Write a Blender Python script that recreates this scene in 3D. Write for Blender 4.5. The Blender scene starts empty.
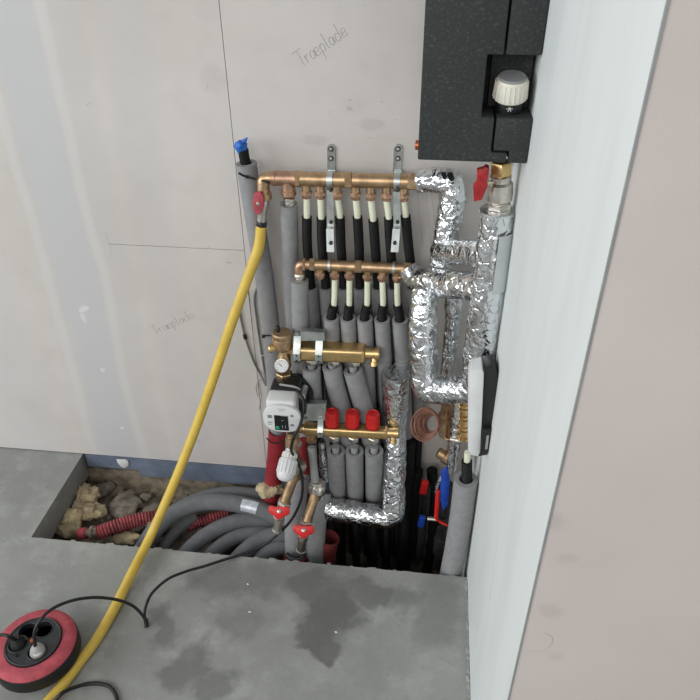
import bpy, bmesh, math, random
import numpy as np
from mathutils import Vector, Matrix, Euler, noise

random.seed(7)
scene = bpy.context.scene
col = scene.collection

# ------------------------------------------------------------------ camera
CAM = Vector((0.0, 0.0, 1.5))
ROT = (Matrix.Rotation(math.radians(6.9), 3, 'Z') @ Matrix.Rotation(math.radians(90 - 34.8), 3, 'X') @ Matrix.Rotation(math.radians(-0.46), 3, 'Z')).to_euler('XYZ')
cam_data = bpy.data.cameras.new('camera')
cam_data.sensor_width = 36.0
cam_data.lens = 36.0
cam_data.clip_start = 0.02
cam = bpy.data.objects.new('camera', cam_data)
cam.location = CAM
cam.rotation_euler = ROT
col.objects.link(cam)
scene.camera = cam
# ------------------------------------------------------------------ light
world = bpy.data.worlds.new('world')
scene.world = world
world.use_nodes = True
bg = world.node_tree.nodes['Background']
bg.inputs[0].default_value = (0.93, 0.96, 1.0, 1)
bg.inputs[1].default_value = 0.32


def area(name, loc, target, sx, sy, power, color):
    l = bpy.data.lights.new(name, 'AREA')
    l.shape = 'RECTANGLE'
    l.size, l.size_y, l.energy, l.color = sx, sy, power, color
    o = bpy.data.objects.new(name, l)
    o.location = loc
    o.rotation_euler = (Vector(target) - Vector(loc)).to_track_quat('-Z', 'Y').to_euler()
    col.objects.link(o)
    return o


area('window_daylight_left', (-3.6, -0.6, 1.75), (0.2, 1.2, 0.7), 3.0, 1.9, 108, (0.93, 0.97, 1.0))
area('rear_fill', (-0.9, -2.5, 2.55), (0, 1.2, 0.6), 2.6, 1.6, 58, (1.0, 0.965, 0.93))  # added fill light behind the camera, no window there; high so the pit stays darker
vs = scene.view_settings
vs.view_transform = 'Standard'
vs.look = 'None'
vs.exposure = -0.06
vs.gamma = 1.0
vs.use_curve_mapping = False

# ------------------------------------------------------------------ pixel helpers (distance always given by a real plane)
RM = ROT.to_matrix()
FPX = 700.0
WALL = 1.485      # back wall plane (y)
PITF = 1.165      # front edge of the floor opening (y)
PITL = -1.0       # left edge of the floor opening (x)
RW = 0.1755       # side wall plane (x)
NEAR = 0.585      # front corner of the side wall (y)


def ray(u, v):
    return RM @ Vector((u - 350.0, 350.0 - v, -FPX))


def P(u, v, Y):
    d = ray(u, v)
    return CAM + d * ((Y - CAM.y) / d.y)


def Fz(u, v, z=0.0):
    d = ray(u, v)
    return CAM + d * ((z - CAM.z) / d.z)


def PX(u, v, X):
    d = ray(u, v)
    return CAM + d * ((X - CAM.x) / d.x)


WALL = Fz(180, 462, 0).y
PITF = (Fz(32, 535, 0).y + Fz(250, 557, 0).y + Fz(467, 580, 0).y) / 3
PITL = (Fz(82, 456, 0).x + Fz(32, 535, 0).x) / 2
RW = Fz(467.5, 580, 0).x
NEAR = (PX(508, 700, RW).y + PX(668, 0, RW).y) / 2


def mpp(p):
    """metres per pixel at a point"""
    d = RM.transposed() @ (Vector(p) - CAM)
    return -d.z / FPX


# ------------------------------------------------------------------ materials
def lin(c):
    out = []
    for x in c[:3]:
        x = x / 255.0
        out.append(x / 12.92 if x <= 0.04045 else ((x + 0.055) / 1.055) ** 2.4)
    return tuple(out) + (1.0,)


class NT:
    def __init__(self, name):
        m = bpy.data.materials.new(name)
        m.use_nodes = True
        self.m = m
        self.t = m.node_tree
        self.b = self.t.nodes['Principled BSDF']

    def n(self, typ, **kw):
        nd = self.t.nodes.new(typ)
        for k, v in kw.items():
            setattr(nd, k, v)
        return nd

    def l(self, a, b):
        self.t.links.new(a, b)

    def pos(self):
        return self.n('ShaderNodeNewGeometry').outputs['Position']

    def noise(self, scale, detail=3, rough=0.55, vec=None):
        nd = self.n('ShaderNodeTexNoise')
        nd.inputs['Scale'].default_value = scale
        nd.inputs['Detail'].default_value = detail
        nd.inputs['Roughness'].default_value = rough
        self.l(vec if vec is not None else self.pos(), nd.inputs['Vector'])
        return nd

    def mix(self, fac, a, b, blend='MIX'):
        nd = self.n('ShaderNodeMix', data_type='RGBA', blend_type=blend)
        for key, v in ((0, fac), (6, a), (7, b)):
            if isinstance(v, (tuple, list)):
                nd.inputs[key].default_value = v
            elif isinstance(v, (int, float)):
                nd.inputs[key].default_value = v
            else:
                self.l(v, nd.inputs[key])
        return nd.outputs[2]

    def math(self, op, a, b=None, clamp=False):
        nd = self.n('ShaderNodeMath', operation=op, use_clamp=clamp)
        for i, v in enumerate((a, b)):
            if v is None:
                continue
            if isinstance(v, (int, float)):
                nd.inputs[i].default_value = v
            else:
                self.l(v, nd.inputs[i])
        return nd.outputs[0]

    def rng(self, v, a, b, c=0.0, d=1.0, smooth=True):
        nd = self.n('ShaderNodeMapRange')
        if smooth:
            nd.interpolation_type = 'SMOOTHSTEP'
        self.l(v, nd.inputs[0])
        for i, x in enumerate((a, b, c, d)):
            nd.inputs[i + 1].default_value = x
        return nd.outputs[0]

    def ell(self, vec, c, r, rot=(0, 0, 0), soft=0.25):
        mp = self.n('ShaderNodeMapping', vector_type='TEXTURE')
        self.l(vec, mp.inputs[0])
        mp.inputs['Location'].default_value = c
        mp.inputs['Rotation'].default_value = rot
        mp.inputs['Scale'].default_value = r
        ln = self.n('ShaderNodeVectorMath', operation='LENGTH')
        self.l(mp.outputs[0], ln.inputs[0])
        return self.rng(ln.outputs['Value'], 1 + soft, 1 - soft)

    def bump(self, h, strength, dist):
        nd = self.n('ShaderNodeBump')
        nd.inputs['Strength'].default_value = strength
        nd.inputs['Distance'].default_value = dist
        self.l(h, nd.inputs['Height'])
        self.l(nd.outputs[0], self.b.inputs['Normal'])
        return nd


MATS = {}


def mat(name, c, rough=0.5, metal=0.0, var=0.12, scale=30, bump=0.0, bscale=200, spec=0.5, trans=0.0, sub=0.0):
    if name in MATS:
        return MATS[name]
    t = NT(name)
    base = lin(c)
    nz = t.noise(scale, 4, 0.6)
    dark = tuple(x * (1 - var * 2) for x in base[:3]) + (1,)
    lite = tuple(min(1, x * (1 + var)) for x in base[:3]) + (1,)
    f = t.rng(nz.outputs[0], 0.3, 0.7)
    t.l(t.mix(f, dark, lite), t.b.inputs['Base Color'])
    t.b.inputs['Metallic'].default_value = metal
    t.b.inputs['Roughness'].default_value = rough
    t.b.inputs['Specular IOR Level'].default_value = spec
    if trans:
        t.b.inputs['Transmission Weight'].default_value = trans
    if sub:
        t.b.inputs['Subsurface Weight'].default_value = sub
        t.b.inputs['Subsurface Radius'].default_value = (0.004, 0.004, 0.004)
    if bump:
        nb = t.noise(bscale, 3, 0.6)
        t.bump(nb.outputs[0], bump, 0.002)
    MATS[name] = t.m
    return t.m


def mat_wall():
    t = NT('plasterboard_grey')
    pos = t.pos()
    sep = t.n('ShaderNodeSeparateXYZ')
    t.l(pos, sep.inputs[0])
    n1 = t.noise(2.2, 4, 0.6)
    n2 = t.noise(14, 4, 0.6)
    c = t.mix(t.rng(n1.outputs[0], .3, .7), lin((196, 190, 184)), lin((206, 201, 196)))
    c = t.mix(t.math('MULTIPLY', t.rng(n2.outputs[0], .45, .8), 0.22), c, lin((176, 171, 166)))
    # feathered bands of joint compound (vertical, whiter and cooler than the board)
    dis = t.noise(1.3, 2)
    xx = t.math('ADD', sep.outputs[0], t.math('MULTIPLY', t.math('SUBTRACT', dis.outputs[0], 0.5), 0.10))
    for x0, w, k, cc in ((-0.89, 0.062, 0.65, (187, 189, 192)), (-.972, 0.012, .4, (208, 206, 203)),
                         (-0.818, 0.012, .5, (207, 204, 201)), (-0.77, 0.03, .35, (190, 188, 186)), (-1.16, 0.07, .35, (190, 190, 191)), (-0.65, 0.05, .3, (190, 188, 186))):
        d = t.math('ABSOLUTE', t.math('SUBTRACT', xx, x0))
        f = t.math('MULTIPLY', t.rng(d, w * 1.6, w * 0.5), k)
        c = t.mix(f, c, lin(cc))
    # white filler spots
    dn = t.noise(30, 2)
    va = t.n('ShaderNodeVectorMath', operation='MULTIPLY_ADD')
    t.l(dn.outputs['Color'], va.inputs[0])
    va.inputs[1].default_value = (0.02, 0, 0.02)
    t.l(pos, va.inputs[2])
    for (u, v, rx, rz, rot, k, cc) in ((84, 309, .016, .007, -.5, .55, (226, 226, 222)), (83, 318, .006, .016, 0, .4, (226, 226, 222)), (123, 428, .006, .005, 0, .8, (226, 226, 222)),
                                       (103, 370, .008, .006, 0, .6, (222, 222, 220)), (213, 78, .03, .03, 0, .25, (176, 172, 168)), (208, 10, .03, .02, 0, .2, (180, 176, 172)),
                                       (315, 140, .03, .012, 0, .3, (168, 163, 158)), (372, 125, .03, .012, 0, .3, (168, 163, 158)), (248, 436, .02, .005, -.6, .4, (208, 186, 180)),
                                       (197, 440, .012, .003, .3, .4, (150, 146, 142)), (230, 262, .008, .004, 0, .4, (140, 136, 132)), (350, 110, .006, .004, 0, .4, (150, 145, 140))):
        p = P(u, v, WALL)
        m = t.ell(va.outputs[0], (p.x + .01, WALL, p.z + .01), (rx, 1, rz), (0, rot, 0), 0.35)
        c = t.mix(t.math('MULTIPLY', m, k), c, lin(cc))
    t.l(c, t.b.inputs['Base Color'])
    t.b.inputs['Roughness'].default_value = 0.85
    nb = t.noise(160, 4, .65)
    t.bump(nb.outputs[0], 0.12, 0.002)
    MATS['wall'] = t.m


def mat_beige():
    t = NT('plasterboard_warm')
    pos = t.pos()
    n1 = t.noise(1.7, 4, 0.6)
    c = t.mix(t.rng(n1.outputs[0], .3, .7), lin((205, 196, 191)), lin((215, 207, 202)))
    dn = t.noise(18, 3)
    va = t.n('ShaderNodeVectorMath', operation='MULTIPLY_ADD')
    t.l(dn.outputs['Color'], va.inputs[0])
    va.inputs[1].default_value = (0.03, 0, 0.03)
    t.l(pos, va.inputs[2])
    for (u, v, rx, rz, k) in ((553, 520, .014, .012, .30), (568, 558, .012, .010, .22), (552, 610, .016, .014, .26), (556, 655, .012, .010, .2)):
        p = P(u, v, NEAR)
        m = t.ell(va.outputs[0], (p.x + .015, NEAR, p.z + .015), (rx, 1, rz), (0, 0, 0), .6)
        c = t.mix(t.math('MULTIPLY', m, k), c, lin((172, 164, 160)))
    t.l(c, t.b.inputs['Base Color'])
    t.b.inputs['Roughness'].default_value = 0.8
    nb = t.noise(220, 4, .65)
    t.bump(nb.outputs[0], 0.10, 0.0015)
    MATS['beige'] = t.m


def mat_skim():
    t = NT('white_skim_plaster')
    pos = t.pos()
    mp = t.n('ShaderNodeMapping')
    t.l(pos, mp.inputs[0])
    mp.inputs['Scale'].default_value = (1, 5, 1.0)
    n1 = t.noise(2.5, 4, 0.6, mp.outputs[0])
    c = t.mix(t.rng(n1.outputs[0], .35, .75), lin((221, 226, 224)), lin((214, 218, 216)))
    n2 = t.noise(7, 4, 0.7, mp.outputs[0])
    c = t.mix(t.math('MULTIPLY', t.rng(n2.outputs[0], .62, .80), .22), c, lin((176, 176, 172)))
    t.l(c, t.b.inputs['Base Color'])
    t.b.inputs['Roughness'].default_value = 0.6
    nb = t.noise(60, 4, .65)
    t.bump(nb.outputs[0], 0.10, 0.002)
    MATS['skim'] = t.m


def mat_floor():
    t = NT('concrete_screed')
    pos = t.pos()
    n0 = t.noise(1.6, 5, 0.6)
    n1 = t.noise(9, 5, 0.65)
    n2 = t.noise(70, 4, 0.7)
    c = t.mix(t.rng(n0.outputs[0], .3, .7), lin((134, 135, 131)), lin((156, 157, 153)))
    c = t.mix(t.math('MULTIPLY', t.rng(n1.outputs[0], .45, .75), .6), c, lin((176, 177, 173)))
    c = t.mix(t.math('MULTIPLY', t.rng(n2.outputs[0], .5, .8), .34), c, lin((108, 109, 106)))
    # speckles of lime and grit
    v = t.n('ShaderNodeTexVoronoi')
    v.inputs['Scale'].default_value = 38
    t.l(pos, v.inputs['Vector'])
    n3 = t.noise(6, 2)
    sp = t.math('MULTIPLY', t.rng(v.outputs['Distance'], .10, .03), t.rng(n3.outputs[0], .5, .62))
    c = t.mix(t.math('MULTIPLY', sp, .55), c, lin((196, 196, 192)))
    # damp stains with ragged edges
    dn = t.noise(8, 6, .62)
    va = t.n('ShaderNodeVectorMath', operation='MULTIPLY_ADD')
    t.l(dn.outputs['Color'], va.inputs[0])
    va.inputs[1].default_value = (.20, .20, 0)
    t.l(pos, va.inputs[2])
    tot = None
    for (u, vv, rx, ry, k, rot) in ((318, 592, .085, .05, .75, 0), (330, 612, .075, .06, .85, .3), (318, 632, .05, .06, .85, 0), (314, 655, .04, .03, .85, 0), (360, 590, .07, .04, .7, 0),
                               (400, 600, .06, .045, .5, 0), (248, 578, .15, .05, .55, 0), (160, 628, .035, .045, .55, .4), (188, 668, .045, .07, .65, .2), (214, 694, .05, .04, .6, 0),
                               (232, 620, .09, .05, .35, 0), (440, 610, .06, .10, .35, 0), (300, 570, .2, .03, .45, 0)):
        p = Fz(u, vv, 0)
        m = t.math('MULTIPLY', t.ell(va.outputs[0], (p.x + .10, p.y + .10, 0), (rx, ry, 50), (0, 0, rot), .38), k)
        tot = m if tot is None else t.math('MAXIMUM', tot, m)
    c = t.mix(t.math('MULTIPLY', tot, .85), c, lin((82, 84, 80)))
    t.l(c, t.b.inputs['Base Color'])
    rg = t.math('SUBTRACT', .72, t.math('MULTIPLY', tot, .22))
    t.l(rg, t.b.inputs['Roughness'])
    nb = t.noise(55, 6, .7)
    t.bump(nb.outputs[0], 0.22, 0.004)
    MATS['floor'] = t.m


def mat_foil(name, rough=.2, sc=70, st=.9, base=(214, 216, 219)):
    t = NT(name)
    pos = t.pos()
    dn = t.noise(45, 3)
    va = t.n('ShaderNodeVectorMath', operation='MULTIPLY_ADD')
    t.l(dn.outputs['Color'], va.inputs[0])
    va.inputs[1].default_value = (.02, .02, .02)
    t.l(pos, va.inputs[2])
    v = t.n('ShaderNodeTexVoronoi', feature='F1')
    v.inputs['Scale'].default_value = sc
    t.l(va.outputs[0], v.inputs['Vector'])
    v2 = t.n('ShaderNodeTexVoronoi', feature='DISTANCE_TO_EDGE')
    v2.inputs['Scale'].default_value = sc * .55
    t.l(va.outputs[0], v2.inputs['Vector'])
    h = t.math('ADD', v.outputs['Distance'], t.math('MULTIPLY', t.rng(v2.outputs['Distance'], 0, .12), .5))
    t.bump(h, st, .006)
    t.b.inputs['Base Color'].default_value = lin(base)
    t.b.inputs['Metallic'].default_value = 1
    t.b.inputs['Roughness'].default_value = rough
    MATS[name] = t.m


mat_wall(); mat_beige(); mat_skim(); mat_floor()
mat_foil('foil', .17, 62, .38, (226, 228, 230))
mat_foil('foil_smooth', .34, 40, .15)
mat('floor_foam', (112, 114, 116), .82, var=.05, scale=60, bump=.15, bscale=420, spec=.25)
mat('foam', (144, 144, 145), .82, var=.05, scale=60, bump=.15, bscale=420, spec=.25)
mat('brass', (198, 168, 132), .42, 1, var=.16, scale=45, bump=.06, bscale=300)
mat('brass_bright', (226, 194, 138), .36, 1, var=.08, scale=40)
mat('copper', (198, 160, 134), .45, 1, var=.15, scale=50)
mat('nickel', (212, 207, 198), .36, 1, var=.12, scale=60)
mat('zinc', (206, 212, 210), .42, 1, var=.10, scale=40)
mat('iron_dark', (58, 58, 60), .5, .6, var=.2, scale=60)
mat('pex', (226, 228, 204), .38, var=.03, sub=.2)
mat('black_plastic', (26, 27, 28), .42, var=.12, scale=40)
mat('black_conduit', (13, 14, 14), .6, var=.15, scale=40, spec=.3)
mat('reel_plate', (44, 46, 48), .5, var=.15, scale=60)
mat('flap_grey', (190, 194, 195), .35, .25, var=.04, scale=20)
mat('red_dull', (124, 50, 52), .6, var=.15, scale=30)
mat('red_conduit', (160, 78, 82), .8, var=.3, scale=35)
mat('black_rubber', (20, 20, 21), .5, var=.1)
mat('white_plastic', (212, 214, 213), .4, var=.03, scale=20)
mat('cream_plastic', (222, 219, 205), .42, var=.03, scale=20)
mat('plug_grey', (164, 163, 158), .55, var=.08)
mat('grey_plastic', (150, 152, 152), .45, var=.06)
mat('red_plastic', (206, 32, 30), .4, var=.08)
mat('red_paint', (168, 34, 38), .42, var=.15, scale=60)
mat('red_dusty', (178, 76, 86), .75, var=.14, scale=40)
mat('red_pipe', (148, 42, 50), .5, var=.10, scale=30)
mat('blue_tape', (34, 104, 196), .5, var=.15, scale=80, bump=.4, bscale=160)
mat('blue_paint', (28, 70, 170), .45, var=.1)
mat('blue_membrane', (108, 118, 134), .55, var=.14, scale=12, bump=.3, bscale=25)
mat('yellow_hose', (216, 184, 80), .48, var=.05, scale=25)
mat('grey_cable', (120, 119, 114), .6, var=.1)
mat('pencil', (174, 169, 165), .8, var=.1)
mat('joint', (140, 136, 132), .95, var=.1)
mat('soil', (128, 117, 100), .95, var=.3, scale=25, bump=.9, bscale=90)
mat('stone', (128, 120, 108), .92, var=.25, scale=40, bump=.6, bscale=110)
mat('pu_foam', (184, 168, 134), .9, var=.2, scale=30, bump=.7, bscale=90)
mat('capillary', (142, 100, 84), .45, .4, var=.15, scale=50)
mat('screen', (18, 20, 22), .25, var=.02)
mat('green_button', (30, 150, 96), .4, var=.02)
mat('print_grey', (120, 124, 128), .5, var=.02)
mat('glass_label', (206, 212, 220), .35, .4, var=.1, scale=50)
mat('orange_brass', (206, 120, 70), .4, .9, var=.1)


def mat_epp():
    t = NT('black_moulded_foam')
    n1 = t.noise(230, 2, .6)
    c = t.mix(t.rng(n1.outputs[0], .5, .8), lin((40, 43, 43)), lin((66, 70, 70)))
    t.l(c, t.b.inputs['Base Color'])
    t.b.inputs['Roughness'].default_value = .75
    v = t.n('ShaderNodeTexVoronoi')
    v.inputs['Scale'].default_value = 260
    t.l(t.pos(), v.inputs['Vector'])
    t.bump(v.outputs['Distance'], .12, .0015)
    MATS['epp'] = t.m


mat_epp()


# ------------------------------------------------------------------ geometry helpers: geo = (verts, faces)
def V(p):
    return np.array((p[0], p[1], p[2]), dtype=float)


def catmull(pts, sub=8):
    p = [V(x) for x in pts]
    if len(p) == 2:
        return [p[0] + (p[1] - p[0]) * i / sub for i in range(sub + 1)]
    p = [2 * p[0] - p[1]] + p + [2 * p[-1] - p[-2]]
    out = []
    for i in range(1, len(p) - 2):
        for k in range(sub):
            t = k / sub
            a, b, c, d = p[i - 1], p[i], p[i + 1], p[i + 2]
            out.append(.5 * ((2 * b) + (c - a) * t + (2 * a - 5 * b + 4 * c - d) * t * t + (3 * b - a - 3 * c + d) * t ** 3))
    out.append(p[-2])
    return out


def fillet(pts, rad, seg=7):
    p = [V(x) for x in pts]
    out = [p[0]]
    for i in range(1, len(p) - 1):
        a, b, c = p[i - 1], p[i], p[i + 1]
        d1 = (a - b); d2 = (c - b)
        l1 = np.linalg.norm(d1); l2 = np.linalg.norm(d2)
        r = min(rad, l1 * .48, l2 * .48)
        s = b + d1 / l1 * r
        e = b + d2 / l2 * r
        for k in range(seg + 1):
            t = k / seg
            out.append((1 - t) ** 2 * s + 2 * t * (1 - t) * b + t * t * e)
    out.append(p[-1])
    return out


def resample(path, step):
    p = [V(x) for x in path]
    seg = [np.linalg.norm(p[i + 1] - p[i]) for i in range(len(p) - 1)]
    tot = sum(seg)
    n = max(2, int(round(tot / step)))
    cum = np.concatenate([[0], np.cumsum(seg)])
    arr = np.array(p)
    s = np.linspace(0, tot, n + 1)
    return [np.array([np.interp(x, cum, arr[:, k]) for k in range(3)]) for x in s], s


def frames(path):
    p = [V(x) for x in path]
    n = len(p)
    T = []
    for i in range(n):
        a = p[max(0, i - 1)]; b = p[min(n - 1, i + 1)]
        d = b - a
        l = np.linalg.norm(d)
        T.append(d / l if l > 1e-9 else (T[-1] if T else np.array((0, 0, 1.))))
    ref = np.array((0, 0, 1.)) if abs(T[0][2]) < .9 else np.array((0, -1., 0))
    N = ref - T[0] * np.dot(ref, T[0]); N /= np.linalg.norm(N)
    out = []
    for i in range(n):
        N = N - T[i] * np.dot(N, T[i]); N /= np.linalg.norm(N)
        out.append((p[i], T[i], N, np.cross(T[i], N)))
    return out


def tube(path, r, n=16, caps=True, rings=None):
    """path: dense points; r scalar or per-point list; rings: optional list of (index, radius)."""
    fr = frames(path)
    if rings is None:
        if not hasattr(r, '__len__'):
            r = [r] * len(fr)
        elif len(r) != len(fr):
            r = np.interp(np.linspace(0, 1, len(fr)), np.linspace(0, 1, len(r)), r)
        rings = [(i, r[i]) for i in range(len(fr))]
    vs_, fs = [], []
    for (i, rr) in rings:
        c, t, a, b = fr[i]
        for k in range(n):
            an = 2 * math.pi * k / n
            vs_.append(tuple(c + rr * (math.cos(an) * a + math.sin(an) * b)))
    for j in range(len(rings) - 1):
        for k in range(n):
            k2 = (k + 1) % n
            fs.append((j * n + k, j * n + k2, (j + 1) * n + k2, (j + 1) * n + k))
    if caps:
        fs.append(tuple(range(n - 1, -1, -1)))
        m = (len(rings) - 1) * n
        fs.append(tuple(range(m, m + n)))
    return vs_, fs


def sleeve(path, ro, ri, n=24, depth=.02, both=False):
    """foam sleeve: open at its start, the wall thickness showing"""
    pp, s = resample(path, .012)
    di = max(1, min(len(pp) - 2, int(depth / .012)))
    rings = [(di, ri), (0, ri), (0, (ri + ro) / 2), (0, ro * .985), (0, ro)]
    if len(pp) > 3:
        rings += [(i, ro * (1 + .012 * noise.noise(Vector(pp[i]) * 25))) for i in range(1, len(pp) - 1)]
    rings += [(len(pp) - 1, ro)]
    if both:
        rings += [(len(pp) - 1, ri), (len(pp) - 1 - di, ri)]
    return tube(pp, 0, n, True, rings)


def corrugated(path, r, pitch=.005, depth=.12, n=18):
    pp, s = resample(path, pitch / 4)
    rr = [r * (1 - depth * .5 + depth * .5 * math.cos(2 * math.pi * x / pitch)) for x in s]
    return tube(pp, rr, n)


def foil_tube(path, r, amp=.003, n=56, step=.0032, seed=0, end=True):
    pp, s = resample(path, step)
    fr = frames(pp)
    if not hasattr(r, '__len__'):
        r = [r, r]
    rr = np.interp(np.linspace(0, 1, len(pp)), np.linspace(0, 1, len(r)), r)
    vs_, fs = [], []
    off = Vector((seed * 3.7, seed * 1.3, seed * 5.1))
    for i, (c, t, a, b) in enumerate(fr):
        for k in range(n):
            an = 2 * math.pi * k / n
            d = math.cos(an) * a + math.sin(an) * b
            q = Vector(c + rr[i] * d) + off
            nz = noise.noise(q * 17) * 1.1
            qq = q + Vector((noise.noise(q * 30), noise.noise(q * 30 + Vector((9, 0, 0))), noise.noise(q * 30 + Vector((0, 9, 0))))) * .012
            w = noise.voronoi(qq * 34)[0]
            nz2 = (min(w[1] - w[0], .45) - .22) * 1.6
            w2 = noise.voronoi(qq * 85)[0]
            nz3 = (min(w2[1] - w2[0], .35) - .17)
            rad = rr[i] + amp * (nz * .8 + nz2 * .8 + nz3 * .34)
            vs_.append(tuple(c + rad * d))
    m = len(fr)
    for j in range(m - 1):
        for k in range(n):
            k2 = (k + 1) % n
            fs.append((j * n + k, j * n + k2, (j + 1) * n + k2, (j + 1) * n + k))
    if end:
        fs.append(tuple(range(n - 1, -1, -1)))
        fs.append(tuple(range((m - 1) * n, m * n)))
    return vs_, fs


def lathe(p0, axis, prof, n=24, phase=0.0):
    """prof: list of (distance along axis, radius)"""
    p0 = V(p0)
    t = V(axis); t /= np.linalg.norm(t)
    ref = np.array((0, 0, 1.)) if abs(t[2]) < .9 else np.array((0, -1., 0))
    a = ref - t * np.dot(ref, t); a /= np.linalg.norm(a)
    b = np.cross(t, a)
    vs_, fs = [], []
    for (h, r) in prof:
        for k in range(n):
            an = 2 * math.pi * k / n + phase
            vs_.append(tuple(p0 + t * h + max(r, 1e-5) * (math.cos(an) * a + math.sin(an) * b)))
    for j in range(len(prof) - 1):
        for k in range(n):
            k2 = (k + 1) % n
            fs.append((j * n + k, j * n + k2, (j + 1) * n + k2, (j + 1) * n + k))
    fs.append(tuple(range(n - 1, -1, -1)))
    m = (len(prof) - 1) * n
    fs.append(tuple(range(m, m + n)))
    return vs_, fs


def hexnut(p, axis, t0, t1, r):
    h = t1 - t0
    return lathe(p, axis, [(t0, r * .9), (t0 + h * .12, r), (t1 - h * .12, r), (t1, r * .9)], 6)


def box(c, s, rot=None, bev=0.0, seg=2):
    bm = bmesh.new()
    bmesh.ops.create_cube(bm, size=1)
    for v in bm.verts:
        v.co = Vector((v.co.x * s[0], v.co.y * s[1], v.co.z * s[2]))
    if bev:
        bmesh.ops.bevel(bm, geom=list(bm.edges), offset=bev, segments=seg, profile=.5, affect='EDGES')
    M = rot.to_matrix() if isinstance(rot, Euler) else rot
    c = Vector(c)
    for v in bm.verts:
        v.co = (M @ v.co if M else v.co) + c
    return frombm(bm)


def frombm(bm):
    bm.verts.index_update()
    g = [tuple(v.co) for v in bm.verts], [tuple(v.index for v in f.verts) for f in bm.faces]
    bm.free()
    return g


def prism(pts, vec, bev=0.0, seg=2):
    """extrude a polygon (3D points) along vec"""
    bm = bmesh.new()
    a = [bm.verts.new(Vector(p)) for p in pts]
    b = [bm.verts.new(Vector(p) + Vector(vec)) for p in pts]
    n = len(pts)
    bm.faces.new(a)
    bm.faces.new(b[::-1])
    for i in range(n):
        bm.faces.new((a[i], b[i], b[(i + 1) % n], a[(i + 1) % n]))
    bmesh.ops.recalc_face_normals(bm, faces=bm.faces)
    if bev:
        bmesh.ops.bevel(bm, geom=list(bm.edges), offset=bev, segments=seg, profile=.5, affect='EDGES')
    return frombm(bm)


def ribbon(path, w, th, normal):
    """flat strap following path; width along `normal` direction"""
    fr = frames(path)
    nn = V(normal); nn /= np.linalg.norm(nn)
    vs_, fs = [], []
    for (c, t, a, b) in fr:
        m = np.cross(t, nn); m /= np.linalg.norm(m)
        for (sx, sy) in ((-1, -1), (1, -1), (1, 1), (-1, 1)):
            vs_.append(tuple(c + nn * w / 2 * sx + m * th / 2 * sy))
    for j in range(len(fr) - 1):
        for k in range(4):
            k2 = (k + 1) % 4
            fs.append((j * 4 + k, j * 4 + k2, (j + 1) * 4 + k2, (j + 1) * 4 + k))
    fs.append((3, 2, 1, 0))
    m = (len(fr) - 1) * 4
    fs.append((m, m + 1, m + 2, m + 3))
    return vs_, fs


def ico(c, r, sub=3, amp=0.0, fq=20.0, scale=(1, 1, 1), seed=0, rot=None):
    bm = bmesh.new()
    bmesh.ops.create_icosphere(bm, subdivisions=sub, radius=1)
    c = Vector(c)
    for v in bm.verts:
        d = v.co.copy()
        q = Vector((d.x * scale[0], d.y * scale[1], d.z * scale[2])) * r
        if rot:
            q = rot.to_matrix() @ q
        k = 1 + amp * noise.noise((q + c) * fq + Vector((seed, 0, 0))) + amp * .6 * noise.noise((q + c) * fq * 2.6) + amp * .3 * noise.noise((q + c) * fq * 6)
        v.co = c + q * k
    return frombm(bm)


def join(*gs):
    vs_, fs = [], []
    for g in gs:
        o = len(vs_)
        vs_ += list(g[0])
        fs += [tuple(i + o for i in f) for f in g[1]]
    return vs_, fs


def mesh_from(name, geo, m, origin, ang=35):
    o = Vector(origin)
    me = bpy.data.meshes.new(name)
    me.from_pydata([(v[0] - o.x, v[1] - o.y, v[2] - o.z) for v in geo[0]], [], geo[1])
    bm = bmesh.new()
    bm.from_mesh(me)
    bmesh.ops.recalc_face_normals(bm, faces=bm.faces)
    bm.to_mesh(me)
    bm.free()
    me.materials.append(MATS[m])
    me.polygons.foreach_set('use_smooth', [True] * len(me.polygons))
    me.set_sharp_from_angle(angle=math.radians(ang))
    me.update()
    return me


def thing(name, label, cat, base, group=None):
    o = bpy.data.objects.new(name, None)
    o.empty_display_size = .02
    o.location = Vector(base)
    o['label'] = label
    o['category'] = cat
    if group:
        o['group'] = group
    col.objects.link(o)
    return o


def wloc(o):
    p = Vector(o.location)
    while o.parent:
        o = o.parent
        p += Vector(o.location)
    return p


def part(name, geo, m, parent, label=None, ang=35):
    me = mesh_from(name, geo, m, wloc(parent), ang)
    o = bpy.data.objects.new(name, me)
    o.parent = parent
    if label:
        o['label'] = label
    col.objects.link(o)
    return o


def single(name, geo, m, label, cat, group=None, ang=35):
    a = np.array(geo[0])
    base = (a[:, 0].mean(), a[:, 1].mean(), a[:, 2].min())
    o = bpy.data.objects.new(name, mesh_from(name, geo, m, base, ang))
    o.location = base
    o['label'] = label
    o['category'] = cat
    if group:
        o['group'] = group
    col.objects.link(o)
    return o


def struct(name, geo, m, label, cat=None, parent=None, ang=30):
    if parent:
        return part(name, geo, m, parent, label)
    o = bpy.data.objects.new(name, mesh_from(name, geo, m, (0, 0, 0), ang))
    o['kind'] = 'structure'
    o['label'] = label
    o['category'] = cat or name.split('_')[0]
    col.objects.link(o)
    return o


def bx(x0, x1, y0, y1, z0, z1, bev=0):
    return box(((x0 + x1) / 2, (y0 + y1) / 2, (z0 + z1) / 2), (x1 - x0, y1 - y0, z1 - z0), bev=bev)


X0, X1 = Vector((1, 0, 0)), Vector((-1, 0, 0))
UP, DOWN = Vector((0, 0, 1)), Vector((0, 0, -1))
FWD = Vector((0, -1, 0))        # out of the back wall, towards the viewer

# ================================================================== STRUCTURE
# floor slab around the opening, 9 cm thick
SL = .09
fl = thing('floor', 'grey concrete screed floor with damp stains and a rectangular opening', 'floor', (0, 0, 0))
fl['kind'] = 'structure'
part('slab', join(bx(-3.6, 2.6, -3.6, PITF, -SL, 0), bx(-3.6, PITL, PITF, WALL + .01, -SL, 0)), 'floor', fl)


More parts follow.
